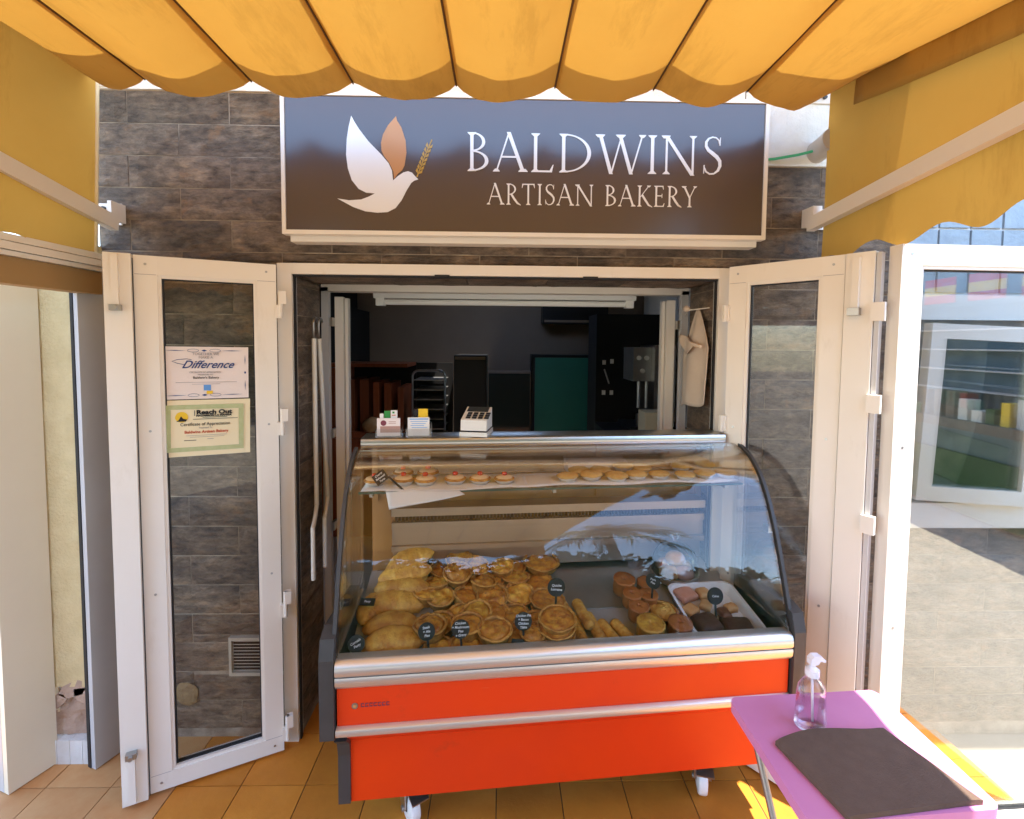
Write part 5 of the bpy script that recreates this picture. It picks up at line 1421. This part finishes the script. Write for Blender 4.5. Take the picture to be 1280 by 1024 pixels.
for i, (a, r_, z, m_, lab) in enumerate(((0.4, 0.045, .016, 'bun', 'bun at the right under the cake dome'), (2.2, 0.045, .016, 'pink_bun', 'pinkish bun at the back left under the cake dome'), (3.9, 0.047, .016, 'bun', 'bun at the front left under the cake dome'),
                                   (5.3, 0.045, .016, 'pink_bun', 'pink iced bun at the front right under the cake dome'), (1.0, 0.006, .058, 'bun', 'orange bun on top of the others under the cake dome'))):
    o = G().lathe([(0, 0), (0.030, 0.0), (0.040, 0.012), (0.038, 0.028), (0.026, 0.042), (0, 0.047)], 20, jit=lambda a_, r, zz, i=i: (r*(1+0.06*nz(math.cos(a_)*2, math.sin(a_)*2, i)), zz)).build('bun', m_, None, smooth=True)
    o.location = on_deck(1.245, 0.400, z) + Vector((r_*math.cos(a), r_*math.sin(a), 0)); tag(o, lab, 'bun', BG)

# white tray of cakes
tr = thing('cake_tray', 'white rounded plastic tray of cakes at the front right corner', 'tray', on_deck(1.297, 0.185), 0)
tr.rotation_euler = drot()
def rr_rect(w, h, r, n=5):
    pts = []
    for (cx, cy, a0) in ((w-r, h-r, 0), (-w+r, h-r, 90), (-w+r, -h+r, 180), (w-r, -h+r, 270)):
        for k in range(n+1):
            a = R(a0 + 90*k/n); pts.append((cx + r*math.cos(a), cy + r*math.sin(a)))
    return pts
g = G()
loops = []
for (sx_, r_, z) in ((-0.012, .025, 0.0005), (0.0, .03, 0.036), (0.007, .035, 0.038), (0.007, .035, 0.041), (-0.002, .03, 0.041), (-0.015, .024, 0.004)):
    loops.append([g.bm.verts.new((x, y, z)) for x, y in rr_rect(0.125+sx_, 0.128+sx_, r_)])
for A, B in zip(loops, loops[1:]):
    for k in range(len(A)): g.bm.faces.new((A[k], A[(k+1) % len(A)], B[(k+1) % len(B)], B[k]))
g.bm.faces.new(loops[0][::-1]); g.bm.faces.new(loops[-1])
g.build('tray', 'tray_white', tr, smooth='auto')
CG = 'cakes in the white plastic tray'
def cake(m_, u, v, size, rz, label, h0=0.006, seed=0):
    g = G(); sx_, sy_, sz_ = size
    g.sheet(lambda a, b: (sx_*(a-.5), sy_*(b-.5), sz_*(1 - 0.25*((2*a-1)**4 + (2*b-1)**4)/2) + 0.003*nz(a*5, b*5, seed)), 8, 8, thick=(0, 0, -sz_*0.7))
    o = g.build('cake_slice', m_, None, smooth=True)
    o.location = on_deck(u, v, h0); o.rotation_euler = drot(0, 0, rz); tag(o, label, 'cake', CG)
cake('brownie', 1.232, 0.118, (.085, .075, .045), .2, 'dark chocolate loaf cake at the front left of the white tray', seed=1)
cake('brownie', 1.345, 0.110, (.10, .075, .026), -.1, 'flat chocolate flake cake at the front right of the white tray', seed=2)
cake('bun', 1.212, 0.195, (.05, .045, .03), .5, 'orange cake behind the chocolate loaf in the white tray', seed=3)
cake('pink_bun', 1.232, 0.275, (.07, .06, .03), .3, 'pale pink cake at the back left of the white tray', seed=4)
cake('bun', 1.300, 0.270, (.045, .045, .035), .1, 'small orange bun at the back middle of the white tray', seed=5)
cake('bun', 1.282, 0.215, (.04, .04, .03), .9, 'small orange cake beside the round black label in the tray', seed=6)
cake('bun', 1.368, 0.195, (.045, .03, .03), .2, 'lone orange cake at the right side of the white tray', seed=7)
cake('meat_dark', 1.325, 0.165, (.035, .045, .035), .1, 'small dark cake between the flake cake and the lone orange cake', seed=8)

# black labels with chalk writing
def label_sign(label, u, v, w, r, stick, lines, tilt=-0.35, lean=0.0, yaw_=0.0, round_=True, foot=None, size=(0.03, 0.03), tsize=0.0105):
    t = thing('price_label', label, 'label', CW(u, v, w), 0, 'black chalk labels in the counter')
    t.rotation_euler = (Matrix.Rotation(TH + yaw_, 4, 'Z') @ Matrix.Rotation(tilt, 4, 'X') @ Matrix.Rotation(lean, 4, 'Y')).to_euler()
    if round_:
        G().tube([(0, 0.002, 0), (0, -0.0012, 0)], r, 28).build('plate', 'tag_black', t, smooth='auto')
    else:
        G().box(-size[0], size[0], -0.0012, 0.002, -size[1], size[1]).build('plate', 'tag_black', t, bevel=0.001)
    if stick:
        G().box(-0.0035, 0.0035, -0.0010, 0.0018, -(r*0.96+stick), -r*0.97 if round_ else -size[1]-0.0005).build('stick', 'tag_black', t)
    k = len(lines)
    for i, s_ in enumerate(lines):
        z = (k-1)/2*tsize*1.15 - i*tsize*1.15
        M_ = Matrix.Translation((0, -0.0019, z)) @ Matrix.Rotation(R(90), 4, 'X') @ Matrix.Rotation(R(3*math.sin(i*5)), 4, 'Z')
        text_mesh('chalk_writing', s_, tsize, 'chalk', t, M_, shear=0.15, bold=0.0002, depth=0.0002)
label_sign('round black chalk label on a long stick standing in the topmost quiche', 0.700, 0.150, 0.845, 0.031, 0.060, ['Quiche', 'Lorraine'], tilt=-.15, lean=.06, tsize=.0115)
label_sign('round black chalk label on a stick in the middle of the pies', 0.575, 0.075, 0.775, 0.029, 0.058, ['Chicken Pie', '+ Bacon', 'Chicken', 'Tikka'], tilt=-.2)
label_sign('round black chalk label on a stick at the left front among the pies', 0.370, 0.060, 0.770, 0.029, 0.062, ['Chicken', '+ Mushroom', 'Pies', '+ Gravy'], tilt=-.2, lean=-.05)
label_sign('round black chalk label half hidden by reflections above the front pasty', 0.262, 0.065, 0.765, 0.027, 0.060, ['Steak', '+ Ale', 'Pies'], tilt=-.3, lean=-.15)
label_sign('square black chalk label leaning at the front lip below the middle label', 0.550, 0.034, 0.712, 0.02, 0, ['Mince', 'Beef', '+ Onion'], tilt=-.3, lean=.15, round_=False, size=(.020, .026))
label_sign('small black chalk label at the lip in front of the sausage rolls', 0.752, 0.034, 0.705, 0.02, 0, ['Sausage', 'Rolls'], tilt=-.3, lean=.05, round_=False, size=(.018, .018), tsize=.008)
label_sign('black chalk label at the far left bottom beside the end glass', 0.045, 0.058, 0.742, 0.026, 0.05, ['Cornish', 'Pasty'], tilt=-.35, lean=-.5)
label_sign('small black chalk label lying on the pasties near the left end glass', 0.040, 0.270, 0.762, 0.022, 0, ['Pasty'], tilt=-1.1, lean=.1, round_=False, size=(.026, .014))
label_sign('round black chalk label above the white tray of cakes', 1.285, 0.155, 0.782, 0.030, 0.050, ['Cakes'], tilt=-.2, lean=.05)
label_sign('black chalk label on a stick in front of the pork pies seen edge on', 1.080, 0.225, 0.812, 0.028, 0.080, ['Pork', 'Pies'], tilt=-.1, lean=.02, yaw_=-.75)
label_sign('tilted black chalk label on a long stick at the left of the glass shelf', 0.085, 0.290, 1.205, 0.022, 0.0, ['Cherry', 'Bakewell', 'Tarts'], tilt=-.2, lean=-.65, round_=False, size=(.024, .020), tsize=.010)
G().box(-0.0035, 0.0035, -0.001, 0.0018, -0.095, 0.0).build('stick', 'tag_black', bpy.data.objects['price_label.010']).matrix_local = Matrix.Translation((0.024, 0, -0.014)) @ Matrix.Rotation(R(-10), 4, 'Y')

# ================================================================== ON TOP OF THE COUNTER
TOPW = 1.3325
def card_holder(label, u, cards, front):
    t = thing('card_holder', label, 'card holder', CW(u, 0.392, TOPW), TH, 'card holders on the counter top')
    g = G(); g.box(-0.047, 0.047, -0.022, 0.03, 0, 0.004); g.box(-0.047, 0.047, -0.0245, -0.0222, 0.0, 0.032); g.box(-0.047, 0.047, 0.0262, 0.0285, 0.0042, 0.05)
    for s in (-1, 1): g.box(s*0.047-0.001, s*0.047+0.001, -0.022, 0.026, 0.0042, 0.03)
    g.build('holder', 'dome_plastic', t)
    for (x0, x1, y, z0, z1, m_) in cards:
        G().box(x0, x1, y, y+0.003, z0, z1).build('card', m_, t)
    for (x0, x1, y, z0, z1, m_) in front:
        G().box(x0, x1, y-0.0006, y-0.0001, z0, z1).build('print', m_, t)
    return t
card_holder('clear card holder with white, green and pink business cards', 0.103,
    [(-0.043, 0.042, -0.018, 0.005, 0.072, 'paper_pink'), (-0.034, -0.02, -0.008, 0.005, 0.088, 'paper_white'), (-0.018, 0.004, -0.006, 0.005, 0.098, 'card_green'), (0.006, 0.030, -0.006, 0.005, 0.100, 'paper_white')],
    [(-0.031, 0.042, -0.018, 0.018, 0.042, 'card_pinkbrown'), (0.000, 0.026, -0.018, 0.052, 0.054, 'card_pinkbrown'), (0.000, 0.026, -0.018, 0.058, 0.060, 'card_pinkbrown'), (0.010, 0.024, -0.006, 0.080, 0.083, 'ink_red'), (0.012, 0.020, -0.006, 0.088, 0.095, 'card_green')])
o = G().tube([(-0.019, -0.0181, 0.054), (-0.019, -0.0188, 0.054)], 0.0105, 18).build('round_emblem', 'card_maroon', bpy.data.objects['card_holder'])
card_holder('clear card holder with pale blue leaflets and a yellow card', 0.213,
    [(-0.040, 0.040, -0.018, 0.005, 0.074, 'paper_white'), (-0.018, -0.004, -0.008, 0.005, 0.102, 'ink_black'), (-0.002, 0.033, -0.007, 0.005, 0.105, 'ink_yellow')],
    [(-0.033, 0.035, -0.018, 0.066, 0.070, 'ink_sky')] + [(-0.030 + 0.004*(k % 2), 0.032 - 0.006*(k % 3), -0.018, 0.058 - 0.0075*k, 0.0598 - 0.0075*k, 'ink_sky') for k in range(4)])
ctm = thing('card_terminal', 'white card payment terminal with dark keypad on the counter top', 'card terminal', CW(0.430, 0.418, TOPW), TH - 0.25)
G().prism([(-0.045, 0.0), (0.075, 0.0), (0.075, 0.070), (0.060, 0.092), (-0.045, 0.040)][:0] or [(-0.05, 0.022), (0.07, 0.022), (0.066, 0.098), (-0.046, 0.062)], lambda a, b, d: Vector((d, a, b)), -0.050, 0.050).build('body', 'terminal_grey', ctm, bevel=0.007, seg=2, smooth='auto')
G().box(-0.053, 0.053, -0.055, 0.074, 0.0, 0.0165).build('base', 'terminal_grey', ctm, bevel=0.005, seg=2)
G().box(-0.051, 0.051, -0.052, 0.072, 0.0168, 0.0217).build('base_gap', 'ink_black', ctm)
sl = math.atan2(0.036, 0.112)
MK = Matrix.Translation((0, -0.046, 0.062)) @ Matrix.Rotation(sl, 4, 'X')
G().box(-0.042, 0.042, 0.072, 0.112, 0.0006, 0.0030, MK).build('screen', 'black_gloss', ctm)
kg = G()
for i in range(4):
    for k in range(3):
        x = -0.034 + 0.024*i; y = 0.012 + 0.019*k
        kg.box(x, x+0.017, y, y+0.012, 0.0006, 0.0034, MK)
kg.build('keypad', 'ink_black', ctm)

# ================================================================== CERTIFICATES ON THE LEFT DOOR
LM = Matrix.Translation(left.location) @ Matrix.Rotation(left.rotation_euler.z, 4, 'Z')
def certificate(nm, label, xa, xb, za, zb, m_, tilt):
    # xa/xb run from the free edge side (picture left) to the hinge side
    cx, cz = (xa+xb)/2, (za+zb)/2 - 0.012
    t = thing(nm, label, 'certificate')
    t.matrix_world = LM @ Matrix.Translation((cx, 0.0044, cz)) @ Matrix.Rotation(R(180), 4, 'Z') @ Matrix.Rotation(tilt, 4, 'Y')
    w, h = abs(xb-xa)/2, abs(zb-za)/2
    G().sheet(lambda a, b: (-w + 2*w*a, -0.0012 - 0.0012*math.sin(3*a+2*b), -h + 2*h*b), 8, 6, thick=(0, 0.0008, 0)).build('sheet', m_, t, smooth='auto')
    return t, w, h
TY = -0.0034
def tx(t, s, x, z, size, m_, **k): return text_mesh('lettering', s, size, m_, t, Matrix.Translation((x, TY, z)) @ Matrix.Rotation(R(90), 4, 'X'), **k)
def bar(t, x0, x1, z0, z1, m_, nm='print', y=TY):
    return G().box(x0, x1, y-0.0003, y+0.0003, z0, z1).build(nm, m_, t)
c1, w, h = certificate('certificate', 'white certificate with blue script reading Difference, upper of the two on the door pane', 0.390, 0.102, 1.470, 1.664, 'paper_pink', R(0.6))
tx(c1, 'TOGETHER WE', 0.005, 0.070, 0.014, 'ink_grey', width=0.085)
tx(c1, 'MAKE A', 0.005, 0.057, 0.013, 'ink_grey', width=0.045)
tx(c1, 'Difference', 0.01, 0.030, 0.040, 'ink_blue', shear=0.55, bold=0.0005, width=0.168)
g = G(); g.tube([(-0.060, TY, 0.030), (-0.085, TY, 0.036), (-0.100, TY, 0.043), (-0.085, TY, 0.049), (-0.055, TY, 0.052), (-0.040, TY, 0.049)], 0.0010, 6); g.build('flourish', 'ink_blue', c1)
tx(c1, 'CERTIFICATE OF APPRECIATION', 0.003, 0.002, 0.008, 'ink_grey', width=0.10)
tx(c1, 'PRESENTED TO', 0.003, -0.007, 0.007, 'ink_grey', width=0.048)
tx(c1, "Baldwin's Bakery", 0.005, -0.018, 0.013, 'ink_black', width=0.082)
bar(c1, -0.09, 0.105, -0.0355, -0.0345, 'ink_grey'); bar(c1, -0.04, 0.05, -0.0425, -0.0415, 'ink_grey')
bar(c1, -0.003, 0.020, -0.066, -0.045, 'ink_sky', 'badge'); bar(c1, 0.006, 0.026, -0.0795, -0.0675, 'ink_yellow', 'badge')
def dia(t, x, z, a, b, m_='ink_blue'):
    G().prism([(x-a, z), (x, z-b), (x+a, z), (x, z+b)], lambda p, q, d: Vector((p, d, q)), TY-0.0003, TY+0.0003).build('ornament', m_, t)
for z in (h-0.014, -h+0.014):
    dia(c1, 0, z, .009, .004); dia(c1, -.09, z, .035, .0014); dia(c1, .09, z, .035, .0014)
    for x in (-0.035, 0.035):
        G().tube([(x + 0.018*math.cos(a), TY, z + 0.0055*math.sin(a)) for a in [k*0.5 for k in range(14)]], 0.0006, 5).build('ornament', 'ink_blue', c1)
for x in (-w+0.011, w-0.011):
    dia(c1, x, 0.0, .0035, .006); dia(c1, x, 0.048, .0014, .020); dia(c1, x, -0.048, .0014, .020)
c2, w, h = certificate('certificate', 'cream certificate of appreciation with a green border, lower of the two on the door pane', 0.393, 0.100, 1.256, 1.466, 'paper_cream', R(0.9))
bd = G()
for (x0, x1, z0, z1) in ((-w+.022, w-.022, h-.034, h-.018), (-w+.022, w-.022, -h+.018, -h+.034), (-w+.022, -w+.038, -h+.0345, h-.0345), (w-.038, w-.022, -h+.0345, h-.0345)):
    bd.box(x0, x1, TY-0.0003, TY+0.0003, z0, z1)
bd.build('border', 'paper_green', c2)
G().lathe([(0, -0.0003), (0.020, -0.0003), (0.020, 0.0003), (0, 0.0003)], 24, M=Matrix.Translation((-0.075, TY, 0.042)) @ Matrix.Rotation(R(90), 4, 'X')).build('sun_emblem', 'ink_yellow', c2)
G().prism([(-0.092, 0.026), (-0.062, 0.026), (-0.058, 0.033), (-0.070, 0.036), (-0.077, 0.046), (-0.084, 0.032)], lambda p, q, d: Vector((p, d, q)), TY-0.0012, TY-0.0005).build('emblem', 'ink_black', c2)
tx(c2, 'Reach Out', 0.028, 0.058, 0.022, 'ink_black', bold=0.0010, width=0.115)
bar(c2, -0.036, -0.034, 0.046, 0.066, 'ink_black')
tx(c2, 'MAZARRON LA MANGA', 0.027, 0.0455, 0.0085, 'ink_black', bold=0.0006, width=0.115)
for (x0, x1, z) in ((-0.01, 0.07, .039), (-0.04, 0.105, .033)): bar(c2, x0, x1, z-.0008, z+.0008, 'ink_black')
tx(c2, 'Certificate of Appreciation', 0.0, 0.014, 0.017, 'ink_black', width=0.158)
tx(c2, 'Presented To', 0.0, 0.000, 0.009, 'ink_grey', width=0.042)
tx(c2, 'Baldwins Artisan Bakery', 0.003, -0.015, 0.015, 'ink_red', bold=0.0003, width=0.14)
for (x0, x1, z) in ((-0.062, 0.07, -.028), (-0.05, 0.06, -.034)): bar(c2, x0, x1, z-.0005, z+.0005, 'ink_grey')
bar(c2, -0.068, -0.030, -0.0465, -0.0445, 'ink_black'); bar(c2, 0.005, 0.025, -0.0435, -0.0420, 'ink_grey')

# ================================================================== FOLDING TABLE
tz = 0.72
tb_ = thing('folding_table', 'small pink topped folding table with thin steel legs at the front right', 'table', (0, 0, 0))
def rr2(x0, x1, y0, y1, r, n=5):
    return [((x0+x1)/2 + a, (y0+y1)/2 + b) for a, b in rr_rect((x1-x0)/2, (y1-y0)/2, r, n)]
G().prism(rr2(0.632, 1.062, -1.085, -0.735, 0.022), lambda a, b, d: Vector((a + 0.02*(b+0.74)*-1*0.2, b + 0.06*(a-0.632), d)), tz-0.026, tz).build('tabletop', 'table_pink', tb_, bevel=0.005, seg=2, smooth='auto')
for (a, b) in (((0.665, -0.80, tz-0.027), (0.74, -1.10, 0.0)), ((1.00, -0.77, tz-0.027), (1.06, -1.06, 0.0)), ((0.66, -1.04, tz-0.027), (0.645, -0.74, 0.0)), ((1.01, -1.01, tz-0.027), (1.00, -0.71, 0.0))):
    G().tube([a, b], 0.0085, 10).build('leg', 'leg_steel', tb_, smooth='auto')
G().tube([(0.652, -0.895, 0.36), (1.003, -0.865, 0.36)], 0.007, 8).build('crossbar', 'leg_steel', tb_, smooth='auto')
def cloth(a, b):
    p = Vector((0.672, -0.893, 0)).lerp(Vector((0.968, -0.845, 0)), a); q = Vector((0.715, -1.082, 0)).lerp(Vector((1.028, -1.050, 0)), a)
    r_ = p.lerp(q, b)
    return (r_.x, r_.y + 0.012*math.sin(a*5)*(1-b), tz + 0.0135 + 0.0018*nz(a*3, b*3, 1) + 0.003*math.sin(a*3.1)*(1-b) - 0.006*max(0, abs(a-.5)*2-0.9)*10*0.5)
tag(G().sheet(cloth, 24, 20, thick=(0, 0, -0.0115)).build('placemat', 'mat_brown', None, smooth='auto', bevel=0.0), 'dark brown folded cloth lying flat on the pink table', 'mat')
bt = thing('sanitizer_bottle', 'clear hand sanitiser bottle with white pump on the pink table', 'bottle', (0.795, -0.835, tz + 0.0005))
SQ = Matrix.Diagonal((1.0, 0.72, 1, 1))
G().lathe([(0, 0), (0.034, 0), (0.0385, 0.004), (0.039, 0.02), (0.036, 0.085), (0.033, 0.105), (0.022, 0.122), (0.014, 0.128), (0.014, 0.136), (0.0125, 0.136), (0.0125, 0.127), (0.021, 0.120), (0.0315, 0.104), (0.0345, 0.085), (0.0375, 0.02), (0.036, 0.006), (0, 0.004)], 32, M=SQ).build('bottle_body', 'bottle_clear', bt, smooth=True)
G().lathe([(0, 0.0045), (0.0355, 0.0065), (0.0370, 0.02), (0.0348, 0.07), (0, 0.0705)], 28, M=SQ).build('gel', 'gel_clear', bt, smooth=True)
G().lathe([(0, 0.134), (0.0165, 0.134), (0.0165, 0.150), (0.011, 0.152), (0.008, 0.156), (0.006, 0.158), (0.006, 0.164), (0, 0.164)], 20).build('pump_collar', 'pump_white', bt, smooth='auto')
G().prism([(-0.012, 0.164), (0.012, 0.164), (0.020, 0.172), (0.036, 0.166), (0.038, 0.171), (0.020, 0.184), (-0.002, 0.187), (-0.012, 0.180)], lambda a, b, d: Vector((a*0.9, d + a*0.2, b)), -0.009, 0.009).build('pump_head', 'pump_white', bt, bevel=0.003, smooth='auto')
G().tube([(0, 0, 0.130), (0.006, 0, 0.012)], 0.003, 8).build('dip_tube', 'pump_white', bt, smooth=True)

# ================================================================== BEHIND THE CAMERA (what the panes mirror)
def hedge_thing(label, x, y, w, h, seed, rz=0.0):
    t = thing('hedge', label, 'hedge', (x, y, 0), rz, 'added shrubs across the street')
    rs = random.Random(seed); g = G()
    for k in range(2200):
        a, b, c = rs.uniform(-1, 1), rs.uniform(-1, 1), rs.uniform(0, 1)
        p = Vector((a*w, b*0.5, 0.1 + c*h*(1-0.25*a*a) ))
        s_ = rs.uniform(0.10, 0.20)
        d1 = Vector((rs.uniform(-1, 1), rs.uniform(-1, 1), rs.uniform(-1, 1))).normalized()*s_
        d2 = d1.orthogonal().normalized()*s_*0.5
        v = [g.bm.verts.new(p + q) for q in (d1, d2, -d1, -d2)]
        g.bm.faces.new(v)
    g.build('leaves', 'hedge_leaf', t, fixn=False)
    G().sheet(lambda a, b: (w*(1.9*a-0.95), -0.25 + 0.2*nz(a*4, b*4, seed), h*b*(0.92 - 0.25*(2*a-1)**2 + 0.08*nz(a*6, 2, seed))), 16, 10, thick=(0, 0.5, 0)).build('dark_core', 'hedge_leaf', t)  # solid core added so no sky flecks mirror through the leaves
kk = thing('kiosk', 'added dark walled street kiosk with red and yellow flags to the right, for reflections', 'kiosk', (5.0, -3.4, 0), R(8))  # kiosk standing in for the mirrored street, walls darkened against pale veils
G().box(0, 1.6, -1.8, 1.8, 0.0, 2.5).build('wall', 'kiosk_wall', kk)
G().box(-0.25, 1.8, -2.0, 2.0, 2.501, 2.58).build('roof', 'kiosk_wall', kk)
G().box(-0.02, -0.001, -1.5, 1.5, 1.0, 2.1).build('window', 'window_dark', kk)
G().box(-0.35, -0.021, -1.6, 1.6, 0.9, 0.99).build('counter_board', 'trunk', kk)
G().box(-0.05, -0.001, -1.7, 1.7, 0.0, 0.6).build('base', 'hedge_leaf', kk)
for q in range(7):
    y0 = -1.7 + 0.5*q
    fl = G().box(-0.30, -0.29, y0, y0+0.36, 2.12, 2.20).build('flag', 'flag_red', kk)
    G().box(-0.30, -0.29, y0, y0+0.36, 2.201, 2.29).build('stripe', 'flag_yellow', fl); G().box(-0.30, -0.29, y0, y0+0.36, 2.291, 2.37).build('stripe', 'flag_red', fl)
rk_ = random.Random(3)
for q in range(22):
    y0 = -1.55 + 0.14*q; wd = rk_.uniform(0.05, 0.11)
    G().box(-0.30, -0.18, y0, y0+wd, 0.991, 1.05 + rk_.uniform(0.03, 0.22)).build('goods', rk_.choice(('flag_red', 'far_wall', 'ink_yellow', 'trunk', 'pipe_grey', 'hedge_leaf', 'teal_door')), kk)
for q in range(4):
    G().box(-0.14, -0.021, -1.45, 1.45, 1.25 + 0.2*q, 1.262 + 0.2*q).build('shelf_board', 'pipe_grey', kk)
for i, (x, w) in enumerate(((-4.9, 2.2), (-1.0, 2.2), (2.9, 2.2), (6.4, 1.7))):  # unseen shrub row added, heights set to cover mirrored bright sky
    hedge_thing('unseen dark green shrub added to darken the reflections, number %s along the row' % ords[i], x, -9.5, w, (2.3, 3.7, 3.8, 2.7)[i], i)
def palm(label, x, y, H, seed):
    t = thing('palm_tree', label, 'palm tree', (x, y, 0), 0, 'palm trees across the street')
    G().tube([(0, 0, 0), (0.08, 0.05, H*0.4), (0.02, 0.1, H*0.75), (0, 0.05, H)], [0.2, 0.16, 0.14, 0.15], 10).build('trunk', 'trunk', t, smooth='auto')
    rs = random.Random(seed); g = G()
    for k in range(26):
        a = k*2.4; el = rs.uniform(-0.2, 1.1); L_ = rs.uniform(1.5, 2.0)
        prev = None
        for j in range(12):
            s_ = j/11
            p = Vector((math.cos(a)*L_*s_*math.cos(el*(1-s_*0.5)), 0.05 + math.sin(a)*L_*s_*math.cos(el*(1-s_*0.5)), H + L_*(math.sin(el)*s_ - 0.75*s_*s_)))
            side = Vector((-math.sin(a), math.cos(a), 0))
            if prev is not None and j > 1:
                for sg in (-1, 1):
                    L2 = 0.42*(1-0.6*s_)
                    v = [g.bm.verts.new(q) for q in (prev, p, p + side*sg*L2 + Vector((0, 0, -0.18)) + (p-prev)*1.2)]
                    g.bm.faces.new(v)
            prev = p
    g.build('fronds', 'hedge_leaf', t, fixn=False)
palm('tall palm tree across the street to the right', 4.6, -10.6, 5.6, 3)
palm('shorter palm tree across the street to the left', -5.5, -12.0, 4.2, 5)
hs = thing('far_building', 'low cream building across the street', 'building', (-3.0, -16, 0))
G().box(-7, 4, -4, 0, 0, 4.2).build('wall', 'far_wall', hs)
G().box(-7.2, 4.2, -4.2, 0.2, 4.21, 4.4).build('roof', 'stucco', hs)
for i in range(5):
    o = G().box(-6.2 + 2*i, -5.2 + 2*i, 0.001, 0.06, 1.2, 2.9).build('window', 'black_gloss', hs)
